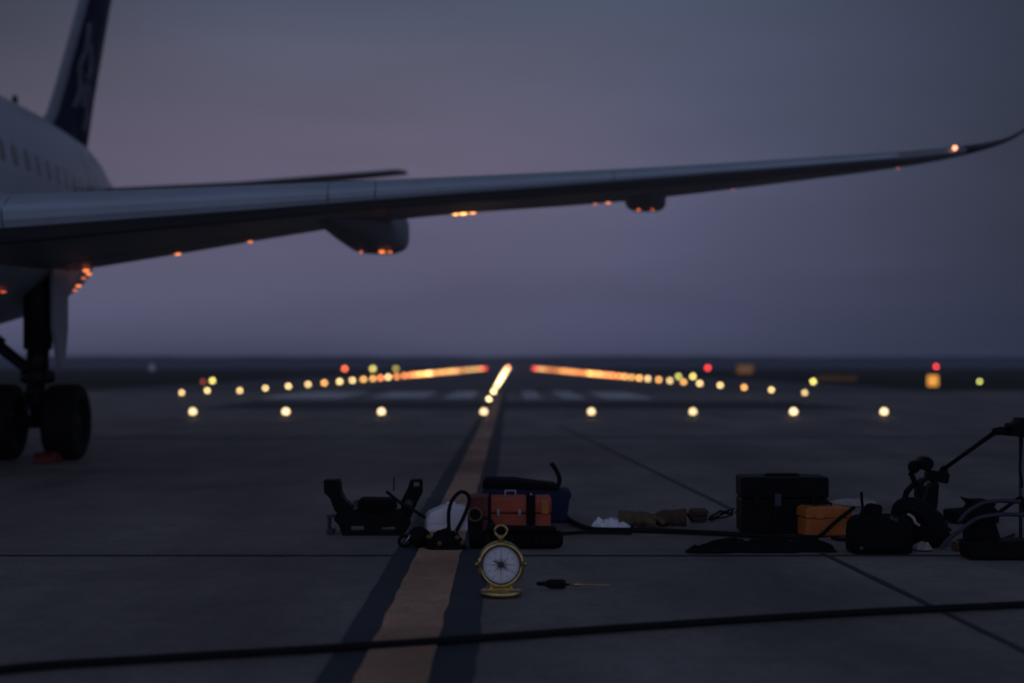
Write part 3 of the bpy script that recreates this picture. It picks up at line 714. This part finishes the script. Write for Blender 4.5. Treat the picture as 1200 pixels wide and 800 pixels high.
# tool roll and rounded pouches in front of the toolbox
S = Spot(603, 643); u = S.u
t = thing('tool_roll', S.loc, 'long black tool roll with rounded end lying in front of the red toolbox', 'tool roll')
pr = [(.001, (549 - 603) * u), (.045, (550 - 603) * u), (.055, (553 - 603) * u), (.056, (650 - 603) * u), (.05, (657 - 603) * u), (.03, (660 - 603) * u), (.001, (660.5 - 603) * u)]
MB().lathe(pr, (0, .05, .054), 'x', 26).build('roll', M['fabric'], t, smooth=True)
for px in (572, 600, 628): MB().lathe([(.050, -.014), (.060, -.013), (.060, .013), (.050, .014)], ((px - 603) * u, .05, .0545), 'x', 26).build('strap', M['rubber'], t, smooth=True)
MB().box((.04, .0, .125), (.42, .10, .03), (0, .02, 0)).build('flap', M['fabric'], t, bevel=.012)
S = Spot(523, 643); u = S.u
t = thing('tool_pouch', S.loc, 'low black tool pouch with brass fittings left of the tool roll', 'pouch')
MB().mound(.26, .16, .10, 24, 12, 3, .25).build('pouch_body', M['fabric'], t, smooth=True)
for dx, dz in ((-.10, .085), (-.035, .045), (.07, .08), (.10, .05)):
    MB().lathe([(.001, -.02), (.012, -.018), (.016, -.006), (.010, .03)], (dx, -.085, dz), 'y', 14).build('brass_fitting', M['dullbrass'], t, smooth=True)
S = Spot(492, 641); u = S.u
t = thing('cable_drum', S.loc, 'small round black cable drum at the left end of the tool pile', 'drum', rz=.25)
MB().lathe([(.02, -.045), (.058, -.045), (.062, -.035), (.046, -.03), (.046, .03), (.062, .035), (.058, .045), (.02, .045)], (0, 0, .062), 'y', 30).build('reel', M['black'], t, smooth=True)
MB().lathe([(.001, -.056), (.016, -.054), (.018, -.04)], (0, 0, .062), 'y', 16).build('hub', M['rubber'], t, smooth=True)
S = Spot(474, 641); u = S.u
t = thing('carabiner', S.loc, 'small dark clip with a shiny steel gate beside the cable drum', 'clip', rz=-.3)
MB().tube(spline([(-.035, 0, .02), (-.03, 0, .055), (0, .01, .07), (.03, .01, .05), (.035, 0, .018), (0, 0, .012), (-.035, 0, .02)]), .010, 8).build('hook', M['black'], t, smooth=True)
MB().tube([(.0, -.012, .016), (.045, -.012, .078)], .007, 8).build('gate', M['steel'], t, smooth=True)

# navy bag behind the toolbox
S = Spot(614, 612); u = S.u
t = thing('equipment_bag', S.loc, 'navy blue boxy equipment bag behind the red toolbox', 'bag')
c5 = lambda pts: [S.xz(480 + x / 5.714, 540 + y / 5.714) for x, y in pts]
MB().prism([c5([(482, 230), (500, 175), (700, 175), (930, 188), (1075, 200), (1090, 232), (1072, 260), (1052, 412), (480, 412)])], -.0, .30).build('body', M['navy'], t, bevel=.02)
MB().prism([c5([(484, 180), (492, 135), (520, 122), (700, 126), (860, 148), (968, 160), (1000, 176), (1000, 198), (700, 186)])], -.015, .31).build('top_flap', M['fabric'], t, bevel=.018)
MB().tube(spline([S.q(480 + x / 5.714, 540 + y / 5.714, .12) for x, y in ((950, 20), (980, 60), (1003, 110), (1006, 150), (985, 200))]), [.016] * 33, 8).build('strap', M['rubber'], t, smooth=True)
MB().box(S.q(662, 577, .1), (.05, .06, .03)).build('buckle', M['black'], t, bevel=.006)

# white cloth, gloves, leather pouch, wires
S = Spot(714, 618); u = S.u
t = MB().mound(46 * u, .13, .048, 40, 16, 8.3, .7).build('cloth', M['cloth'], None, smooth=True, loc=S.loc); t.rotation_euler = (0, 0, -.05)
tag(t, 'crumpled white cloth lying on the apron beside the brown gloves', 'cloth')
def glove(px, py, m, lab, rz, sc_=1.0):
    S = Spot(px, py); t = thing('work_glove', S.loc, lab, 'glove', 'pair of work gloves', rz)
    mb = MB()
    palm = MB()
    palm.ball((0, 0, .035 * sc_), (.085 * sc_, .055 * sc_, .034 * sc_), 18, .25, px)
    palm.tube(spline([(-.05 * sc_, 0, .034 * sc_), (-.11 * sc_, 0, .036 * sc_), (-.15 * sc_, .005, .034 * sc_)]), [.036 * sc_ + .004 * (k > 10) for k in range(17)], 14)
    t.scale = (1, 1, 1.5)
    palm.build('palm', m, t, smooth=True)
    for k in range(4):
        yk = (-.036 + .024 * k) * sc_; ln = (.085, .1, .095, .075)[k] * sc_
        MB().tube(spline([(.05 * sc_, yk, .034 * sc_), (.05 * sc_ + ln * .5, yk * 1.1, .04 * sc_), (.05 * sc_ + ln, yk * 1.15, .016 * sc_)]), [.0145 * sc_ * (1 - .02 * i) for i in range(17)], 10).build('finger', m, t, smooth=True)
    MB().tube(spline([(-.01 * sc_, -.04 * sc_, .03 * sc_), (.03 * sc_, -.07 * sc_, .03 * sc_), (.075 * sc_, -.078 * sc_, .016 * sc_)]), .015 * sc_, 10).build('thumb', m, t, smooth=True)
    return t
glove(752, 617, M['olive'], 'olive brown work glove lying flat next to the white cloth', .1, 1.05)
glove(778, 616, M['leather'], 'darker brown leather work glove lying right of the olive one', PI + .2, 1.05)
S = Spot(818, 611); u = S.u
t = thing('leather_pouch', S.loc, 'small dark brown leather pouch with a black clip, left of the tangled wires', 'pouch', rz=.2)
MB().box((0, .0, 8 * u), (21 * u, .08, 16 * u)).build('body', M['leather'], t, bevel=.022)
MB().box((0, -.03, 11.5 * u), (20 * u, .06, 7 * u), (.15, 0, 0)).build('flap', M['leather'], t, bevel=.012)
MB().tube([(-9 * u, -.03, 2 * u), (-13 * u, -.04, 7 * u), (-16 * u, -.04, 11 * u)], .010, 8).build('clip', M['black'], t, smooth=True)
S = Spot(850, 609); u = S.u
t = thing('wire_bundle', S.loc, 'loose tangle of thin black wires left of the black case', 'wires')
for k in range(5):
    rnd = random.Random(k + 3)
    pts = [((-19 + 8 * i + rnd.uniform(-3, 3)) * u, rnd.uniform(-.07, .07), max(.008, (i * 3.2 + rnd.uniform(-4, 5)) * u)) for i in range(6)]
    MB().tube(spline(pts), .0055 + .0012 * (k % 3), 8).build('wire', M['rubber'], t, smooth=True)
MB().lathe([(.034, -.01), (.042, -.008), (.042, .008), (.034, .01)], (15 * u, -.05, .055), 'y', 30, True).build('pale_ring', M['palerope'], t, smooth=True)

# black hard case
S = Spot(920.5, 625); u = S.u
t = thing('hard_case', S.loc, 'large black ribbed hard case standing upright left of the orange case', 'case', rz=-.03)
w, h = 102 * u, 66 * u
MB().box((0, .16, h * .31), (w - .004, .306, h * .62)).build('body', M['black'], t, bevel=.014)
lid = MB().box((0, .16, h * .62 + h * .19 + .002), (w, .312, h * .38 - .004)).build('lid', M['black'], t, bevel=.012)
for fx in (-.36, -.12, .12, .36): MB().box((fx * w, .155, h * .30), (.035, .318, h * .5)).build('rib', M['black'], t, bevel=.008)
for fx in (-.33, -.09, .33): MB().box((fx * w, -.010, h * .60), (.045, .03, .085)).build('latch', M['bluesteel'] if fx == -.09 else M['black'], t, bevel=.006)
MB().tube(spline([(-.11, .14, h - .002), (-.105, .14, h + .006), (-.07, .14, h + .008), (.07, .14, h + .008), (.105, .14, h + .006), (.11, .14, h - .002)], 5), .010, 8).build('handle', M['rubber'], lid, smooth=True)
# orange case with a black strap
S = Spot(972, 628); u = S.u
t = thing('hard_case', S.loc, 'small orange plastic case with a diagonal black strap, right of the black case', 'case', rz=.16)
w, h = 57 * u, 34.5 * u
MB().prism([[(-w / 2, 0), (w / 2, 0), (w / 2, h * .62), (-w / 2, h * .62)]], 0, .17).build('body', M['orange'], t, bevel=.016)
lid = MB().prism([[(-w / 2 - .004, h * .63), (w / 2, h * .63), (w / 2, h * .93), (w * .3, h), (-w / 2 + .02, h), (-w / 2 - .004, h * .9)]], -.004, .174).build('lid', M['orange'], t, bevel=.014)
MB().tube(spline([(w * .52, -.016, h * .98), (w * .1, -.026, h * .5), (-w * .2, -.022, h * .06), (-w * .24, -.03, .012)]), .0125, 8).build('strap', M['fabric'], t, smooth=True)
MB().box((-w * .22, -.010, h * .66), (.05, .016, .022)).build('latch', M['orange'], t, bevel=.004)
MB().tube(spline([(-.07, .08, h * .99), (-.065, .08, h + .016), (.035, .08, h + .016), (.04, .08, h * .99)], 5), .008, 8).build('handle', M['black'], lid, smooth=True)
# pale rope behind
S = Spot(1000, 592); u = S.u
pts = []
for k in range(60):
    a = k / 59 * 2 * PI * 3.2; pts.append((math.cos(a) * (26 - k * .08) * u, math.sin(a) * .10, .014 + .02 * k / 59 + .006 * math.sin(a * 2.3)))
tag(MB().tube(pts, .012, 8).build('rope_coil', M['palerope'], None, smooth=True, loc=S.loc), 'pale rope coiled on the ground behind the orange case', 'rope')

# crumpled dark jacket on the ground
S = Spot(900, 645); u = S.u
t = thing('jacket', S.loc + Vector((0, .08, 0)), 'flat crumpled black jacket spread on the ground before the black case', 'jacket')
MB().mound(160 * u, .34, .040, 70, 26, 2.1, .9).build('jacket_body', M['fabric'], t, smooth=True)
MB().mound(70 * u, .16, .035, 30, 14, 5.2, .5).build('sleeve', M['fabric'], t, smooth=True, loc=(-66 * u, -.10, 0)).rotation_euler = (0, 0, .12)

# black shoulder bag
S = Spot(1036, 649); u = S.u
t = thing('shoulder_bag', S.loc, 'squat black shoulder bag with lumpy top, right of the orange case', 'bag')
rings = []
for z, sx, sy in ((0, 34, .9), (1.5, 36, 1), (14, 36.5, 1.04), (34, 35, 1), (40, 31, .9), (43, 24, .7), (44, 12, .4)):
    rings.append([Vector((abs(math.cos(a)) ** .35 * math.copysign(1, math.cos(a)) * sx * u, .12 + abs(math.sin(a)) ** .35 * math.copysign(1, math.sin(a)) * .12 * sy, z * u + .006 * noise.noise(Vector((a * 2, z * .2, 0))))) for a in [2 * PI * k / 40 for k in range(40)]])
MB().loft(rings).build('bag_body', M['fabric'], t, smooth=True)
MB().ball((-9 * u, .10, 46 * u), (12 * u, .07, 13 * u), 20, .25, 4).build('top_bundle', M['fabric'], t, smooth=True)
MB().box((2 * u, -.008, 16 * u), (44 * u, .03, 22 * u)).build('front_pocket', M['fabric'], t, bevel=.012)
MB().tube(spline([(-26 * u, .02, 43 * u), (-24 * u, .02, 54 * u), (-23.5 * u, .05, 61 * u), (-24 * u, .05, 72 * u)], 5), .009, 8).build('bottle_neck', M['black'], t, smooth=True)
for dx, dz in ((-28, 8), (9, 42), (14, 40)): MB().lathe([(.008, -.004), (.013, -.004), (.013, .004), (.008, .004)], (dx * u, -.03 if dz < 20 else .0, dz * u), 'y', 16).build('ring', M['bluesteel'], t, smooth=True)

# domed backpack
S = Spot(1090, 641); u = S.u
t = thing('backpack', S.loc, 'bulging black backpack slumped beside the shoulder bag', 'backpack')
rings = []
for z, x0, x1, d in ((0, -30, 22, .9), (3, -32, 26, 1), (14, -34, 30, 1.05), (26, -36, 27, 1.0), (38, -38, 20, .9), (46, -36, 10, .75), (52, -30, 0, .6), (56, -22, -6, .35)):
    rings.append([Vector((((x0 + x1) / 2 + abs(math.cos(a)) ** .7 * math.copysign(1, math.cos(a)) * (x1 - x0) / 2) * u, .14 + math.sin(a) * .15 * d, z * u + .01 * noise.noise(Vector((math.cos(a) * 2, math.sin(a) * 2, z * .1))))) for a in [2 * PI * k / 36 for k in range(36)]])
MB().loft(rings).build('pack_body', M['fabric'], t, smooth=True)
MB().ball((0, .0, 16 * u), (20 * u, .06, 13 * u), 20, .15, 2).build('front_pocket', M['fabric'], t, smooth=True)
MB().tube(spline([(-26 * u, .0, 46 * u), (-12 * u, -.06, 40 * u), (-4 * u, -.07, 24 * u), (-14 * u, -.06, 6 * u)]), .012, 8).build('strap', M['rubber'], t, smooth=True)

# instrument on a short tripod
S = Spot(1098, 628); u = S.u
t = thing('survey_instrument', S.loc + Vector((0, .25, 0)), 'dark clamp headed instrument on a short stand above the backpack', 'instrument')
s4 = lambda x, y, d=0: S.q(1000 + x / 4, 470 + y / 4, d)
MB().prism([[(p[0], p[2]) for p in (s4(345, 400), s4(375, 372), s4(430, 380), s4(448, 400), s4(440, 500), s4(425, 560), s4(345, 560))], [(p[0], p[2]) for p in (s4(368, 408), s4(388, 384), s4(420, 384), s4(424, 402), s4(405, 412))]], -.05, .05).build('column', M['black'], t, bevel=.006)
MB().ball(s4(335, 320), (7.2 * u, .05, 8 * u), 18).build('adjusting_knob', M['black'], t, smooth=True)
MB().lathe([(.03, -.07), (8 * u, -.068), (8.4 * u, -.05), (8.4 * u, .05), (7 * u, .07), (.02, .07)], s4(385, 302), 'y', 26).build('lens_barrel', M['black'], t, smooth=True)
MB().tube([s4(320, 345), s4(340, 395), s4(300, 440), s4(290, 480)], .020, 10).build('bracket', M['black'], t)
MB().box(s4(445, 365), (27 * u, .09, 13 * u), (0, .18, 0)).build('motor_block', M['black'], t, bevel=.012)
MB().ball(s4(478, 345), (5.5 * u, .035, 8 * u), 16).build('end_cap', M['black'], t, smooth=True)
for a in (0, 2.1, 4.2): MB().tube([s4(395, 540), (s4(395, 540)[0] + .20 * math.cos(a + .4), .20 * math.sin(a + .4), .0)], .014, 8).build('leg', M['black'], t)
# boom stand at the right edge
S = Spot(1196, 634)
t = thing('boom_stand', S.loc, 'tall black boom stand with slanting arm at the right edge', 'stand')
s4 = lambda x, y, d=0: S.q(1000 + x / 4, 470 + y / 4, d)
MB().tube([s4(784, 640, .0), s4(784, 150, .0)], .011, 12).build('pole', M['bluesteel'], t, smooth=True)
MB().tube([s4(436, 330, .1), s4(560, 232, .06), s4(668, 142, 0)], [.013, .013, .016], 12).build('boom_arm', M['black'], t, smooth=True)
MB().tube([s4(655, 143), s4(690, 138), s4(740, 140)], [.022, .026, .03], 14).build('arm_socket', M['black'], t, smooth=True)
MB().prism([[(p[0], p[2]) for p in (s4(726, 105), s4(760, 98), s4(772, 76), s4(795, 76), s4(800, 96), s4(850, 96), s4(850, 172), s4(726, 160))]], -.06, .07).build('head_clamp', M['black'], t, bevel=.01)
MB().tube(spline([s4(775, 165, -.06), s4(768, 230, -.07), s4(762, 310, -.07), s4(776, 368, -.05), s4(784, 400, -.02)]), .008, 8).build('cable', M['rubber'], t, smooth=True)
for a in (.5, 2.6, 4.6): MB().tube([(s4(784, 560)[0], 0, .28), (s4(784, 560)[0] + .34 * math.cos(a), .34 * math.sin(a), .008)], .012, 8).build('leg', M['black'], t, smooth=True)

# folded trolley with bent tube frame
S = Spot(1166, 655); u = S.u
t = thing('folding_trolley', S.loc, 'folded trolley with blue grey bent tube frame and black base, far right', 'trolley')
s4 = lambda x, y, d=0: S.q(1000 + x / 4, 470 + y / 4, d)
MB().tube(spline([s4(440, 700, .12), s4(480, 655, .12), s4(525, 615, .1), s4(600, 557, .08), s4(680, 540, .08), s4(760, 536, .08), s4(850, 550, .08), s4(900, 640, .1)]), .0125, 12).build('tube_frame', M['bluesteel'], t, smooth=True)
MB().tube(spline([s4(560, 590, .26), s4(610, 535, .26), s4(680, 497, .26), s4(760, 486, .26), s4(860, 490, .26)]), .0125, 12).build('rear_tube', M['bluesteel'], t, smooth=True)
MB().prism([[(p[0], p[2]) for p in (s4(532, 672), s4(560, 655), s4(840, 650), s4(850, 738), s4(540, 738))]], -.03, .16).build('base', M['black'], t, bevel=.012)
MB().prism([[(p[0], p[2]) for p in (s4(545, 610), s4(600, 566), s4(690, 552), s4(720, 650), s4(545, 655))]], .10, .13).build('back_panel', M['fabric'], t, bevel=.008)
S = Spot(1126.5, 645); u = S.u
t = thing('small_box', S.loc, 'small olive yellow box on the ground left of the folded trolley', 'box', rz=.2)
MB().box((0, .03, 4.6 * u), (13 * u, .07, 9 * u)).build('body', M['olive'], t, bevel=.008)
MB().box((0, .03, 9.2 * u), (13.6 * u, .074, 1.8 * u)).build('lid', M['olive'], t, bevel=.003)
S = Spot(1179, 637); u = S.u
t = thing('water_bottle', (S.loc.x, gd(655) + .02, (655 - 634) * Spot(0, 655).u), 'pale translucent water bottle standing on the trolley base', 'bottle')
MB().lathe([(.001, 0), (.026, .001), (.029, .008), (.029, .085), (.024, .105), (.012, .118), (.012, .128)], (0, 0, 0), 'z', 24).build('bottle_body', M['palerope'], t, smooth=True)
MB().lathe([(.014, .126), (.014, .143), (.001, .145)], (0, 0, 0), 'z', 18).build('cap', M['white'], t, smooth=True)
# dark duffel behind the trolley
S = Spot(1143, 613); u = S.u
t = thing('duffel_bag', S.loc, 'low dark duffel bag with a pointed flap behind the folded trolley', 'bag')
MB().prism([[(p[0], p[2]) for p in (S.q(1115, 599), S.q(1133, 598), S.q(1165, 592), S.q(1172, 600), S.q(1172, 613), S.q(1116, 613))]], 0, .22).build('bag_body', M['fabric'], t, bevel=.02)
MB().prism([[(p[0], p[2]) for p in (S.q(1134, 584), S.q(1146, 586.5), S.q(1160, 586), S.q(1170, 591), S.q(1160, 599), S.q(1138, 598), S.q(1142, 592))]], .02, .2).build('flap', M['fabric'], t, bevel=.008)
MB().tube(spline([S.q(1122, 600, -.02), S.q(1132, 608, -.03), S.q(1150, 609, -.03), S.q(1160, 600, -.02)]), .010, 8).build('strap', M['rubber'], t, smooth=True)

# clutter between the bags
S = Spot(1078, 642); u = S.u
t = MB().mound(24 * u, .14, .034, 30, 14, 3.3, .3).build('rag', M['palerope'], None, smooth=True, loc=S.loc + Vector((0, -.05, 0)))
tag(t, 'small crumpled grey rag at the foot of the backpack', 'rag')
def loop(name, pts, r, lab, cat='cable', m='rubber'):
    tag(MB().tube(spline(pts, 10), r, 10).build(name, M[m], None, smooth=True), lab, cat)
def A(px, py, D): return P(px, py, D)
loop('cable', [G(1046, 640, .011), A(1050, 618, 8.5), A(1060, 604, 8.55), A(1068, 606, 8.6), A(1078, 594, 8.75), A(1084, 580, 9.0), A(1088, 566, 9.2)], .009, 'thin black cable hanging from the clamp headed instrument down to the shoulder bag')
loop('cable', [G(1118, 640, .01), G(1126, 634, .01), G(1140, 637, .01), G(1150, 631, .01), G(1170, 634, .01), G(1188, 628, .01)], .010, 'black cable lying in loops at the foot of the boom stand')
loop('rope', [A(1064, 602, 8.25), A(1070, 606, 8.22), A(1073, 612, 8.2), A(1077, 615, 8.25)], .008, 'short pale cord end draped between the shoulder bag and backpack', 'rope', 'palerope')
S = Spot(1012, 634); u = S.u
t = thing('flashlight', S.loc, 'short dark flashlight lying before the orange case', 'flashlight', rz=.2)
MB().lathe([(.001, -.09), (.018, -.088), (.019, .03), (.028, .05), (.028, .075), (.02, .078), (.001, .074)], (0, 0, .028), 'x', 20).build('barrel', M['black'], t, smooth=True)
MB().lathe([(.001, .076), (.024, .077), (.024, .080), (.001, .080)], (0, 0, .028), 'x', 20).build('lens', M['winglass'], t, smooth=True)

# cables
def cable(name, pts, r, lab, cat='cable', grp=None):
    q = spline([Vector((p.x, p.y, r)) for p in pts], 10)
    q = [v + Vector((.006 * noise.noise(v * 3), .012 * noise.noise(v * 2.2 + Vector((4, 4, 4))), 0)) for v in q]
    o = MB().tube(q, r, 10).build(name, M['rubber'], None, smooth=True); return tag(o, lab, cat, grp)
cable('cable', [G(-60, 796), G(60, 784), G(200, 775), G(400, 763), G(600, 749), G(800, 735), G(1000, 722), G(1200, 712), G(1290, 708)], .0165, 'thick black cable crossing the whole foreground below the compass')
cable('cable', [G(662, 607), G(668, 612), G(682, 619), G(700, 623), G(760, 624), G(830, 627), G(900, 631), G(960, 633)], .017, 'black cable running from the navy bag toward the black case')
cable('cable', [G(646, 627), G(668, 626), G(690, 625), G(740, 626)], .011, 'short thin black cable right of the red toolbox')
cable('cable', [G(975, 632), G(990, 634), G(1010, 633), G(1040, 631)], .012, 'thin black cable between the orange case and the shoulder bag')

# ---------------------------------------------------------------- air
hz = MB().box((0, 920, 9.5), (3400, 2100, 21)).build('haze', [], None)
hz['kind'] = 'stuff'
m = bpy.data.materials.new('haze_air'); m.use_nodes = True; nt = m.node_tree; nt.nodes.clear()
o = nt.nodes.new('ShaderNodeOutputMaterial'); v = nt.nodes.new('ShaderNodeVolumePrincipled')
v.inputs['Color'].default_value = (.74, .82, 1, 1); v.inputs['Density'].default_value = .00036; v.inputs['Anisotropy'].default_value = .2
nt.links.new(v.outputs[0], o.inputs['Volume'])
hz.data.materials.append(m)
tag(hz, 'thin dusk haze', 'haze'); del hz['label']; del hz['category']; hz['kind'] = 'stuff'

# ---------------------------------------------------------------- sky and light
SUN_EL, SUN_ROT = math.radians(3), math.radians(200)
w = bpy.data.worlds.new('World'); sc.world = w; w.use_nodes = True; nt = w.node_tree; nt.nodes.clear()
N = nt.nodes.new; Lk = nt.links.new
out = N('ShaderNodeOutputWorld'); bg = N('ShaderNodeBackground')
sky = N('ShaderNodeTexSky'); sky.sky_type = 'NISHITA'; sky.sun_disc = False; sky.sun_elevation = SUN_EL; sky.sun_rotation = SUN_ROT; sky.air_density = 1.5; sky.dust_density = 3
tc = N('ShaderNodeTexCoord'); sep = N('ShaderNodeSeparateXYZ'); Lk(tc.outputs['Generated'], sep.inputs[0])
def ramp(src, stops, interp='EASE'):
    r = N('ShaderNodeValToRGB'); r.color_ramp.interpolation = interp; e = r.color_ramp.elements
    while len(e) < len(stops): e.new(.5)
    for k, (p, c) in enumerate(stops): e[k].position = p; e[k].color = (*c, 1)
    Lk(src, r.inputs['Fac']); return r.outputs['Color']
def math_(op, a, b=None, clamp=False):
    n = N('ShaderNodeMath'); n.operation = op; n.use_clamp = clamp
    for i, v in enumerate((a, b)):
        if v is None: continue
        if isinstance(v, (int, float)): n.inputs[i].default_value = v
        else: Lk(v, n.inputs[i])
    return n.outputs[0]
def mix(f, a, b, mode='MIX'):
    n = N('ShaderNodeMix'); n.data_type = 'RGBA'; n.blend_type = mode
    for k, v in (('Factor', f), ('A', a), ('B', b)):
        if isinstance(v, (int, float)): n.inputs[0].default_value = v
        elif isinstance(v, tuple): n.inputs[k].default_value = (*v, 1)
        else: Lk(v, n.inputs[0] if k == 'Factor' else n.inputs[k])
    return n.outputs['Result']
# cloud streaks stretched along the horizon
mp = N('ShaderNodeMapping'); mp.inputs['Scale'].default_value = (1.6, 1.6, 9); Lk(tc.outputs['Generated'], mp.inputs['Vector'])
cn = N('ShaderNodeTexNoise'); cn.inputs['Scale'].default_value = 1.5; cn.inputs['Detail'].default_value = 5; cn.inputs['Roughness'].default_value = .5; Lk(mp.outputs['Vector'], cn.inputs['Vector'])
zc = math_('ADD', sep.outputs['Z'], math_('MULTIPLY', math_('SUBTRACT', cn.outputs['Fac'], .5), .05))
front = ramp(zc, [(0, lin(78, 80, 105)), (.02, lin(84, 85, 111)), (.09, lin(91, 90, 116)), (.15, lin(96, 90, 112)), (.20, lin(90, 90, 111)), (.245, lin(79, 86, 108)), (.45, lin(54, 61, 80)), (1, lin(46, 53, 72))])
back = ramp(zc, [(0, lin(112, 118, 146)), (.3, lin(118, 127, 158)), (.6, lin(78, 88, 114)), (1, lin(46, 53, 72))])
def smooth(src, a, b):
    n = N('ShaderNodeMapRange'); n.interpolation_type = 'SMOOTHSTEP'; n.inputs['From Min'].default_value = a; n.inputs['From Max'].default_value = b; Lk(src, n.inputs['Value']); return n.outputs[0]
front = mix(smooth(sep.outputs['X'], -.06, .20), front, ramp(zc, [(0, lin(77, 81, 108)), (.1, lin(85, 88, 117)), (.2, lin(81, 87, 113)), (.26, lin(76, 85, 108)), (.5, lin(54, 61, 80))]))
# heavier blue cloud to the right, brownish cloud high on the left
front = mix(smooth(sep.outputs['X'], .03, .43), front, lin(36, 43, 60))
front = mix(math_('MULTIPLY', math_('MULTIPLY', smooth(sep.outputs['X'], -.14, -.40), smooth(zc, .06, .27)), .9), front, lin(52, 52, 63))
fb = smooth(sep.outputs['Y'], .72, -.35)
col = mix(fb, front, back)
cf = N('ShaderNodeMapRange'); cf.inputs['From Min'].default_value = .3; cf.inputs['From Max'].default_value = .7; cf.inputs['To Min'].default_value = .88; cf.inputs['To Max'].default_value = 1.13; Lk(cn.outputs['Fac'], cf.inputs['Value'])
cc = N('ShaderNodeCombineColor')
for k in range(3): Lk(cf.outputs[0], cc.inputs[k])
col = mix(1.0, col, cc.outputs[0], 'MULTIPLY')
sk = mix(1.0, sky.outputs['Color'], (.004, .004, .004), 'MULTIPLY')
col = mix(1.0, col, sk, 'ADD')
Lk(col, bg.inputs['Color']); bg.inputs['Strength'].default_value = 1.0; Lk(bg.outputs[0], out.inputs['Surface'])

sd = bpy.data.lights.new('dusk_sun', 'SUN'); sd.energy = .02; sd.angle = math.radians(25); sd.color = (.85, .88, 1)
so = bpy.data.objects.new('dusk_sun', sd); COL.objects.link(so); so.rotation_euler = (math.radians(60), 0, math.radians(-25))

cam = bpy.data.cameras.new('camera'); co = bpy.data.objects.new('camera', cam); COL.objects.link(co)
co.location = (0, 0, H); co.rotation_euler = (PI / 2, 0, 0)
cam.lens = 50; cam.sensor_width = 36; cam.shift_x = 3 / 1200; cam.shift_y = 29 / 1200
cam.clip_start = .05; cam.clip_end = 6000
cam.dof.use_dof = True; cam.dof.focus_distance = FOCUS; cam.dof.aperture_fstop = .05 / (K / F)
sc.camera = co
sc.view_settings.view_transform = 'Standard'; sc.view_settings.look = 'None'; sc.view_settings.exposure = 0; sc.view_settings.gamma = 1; sc.view_settings.use_curve_mapping = False
sc.cycles.use_denoising = True
sc.cycles.max_bounces = 6; sc.cycles.volume_bounces = 1
sc.cycles.sample_clamp_indirect = 4
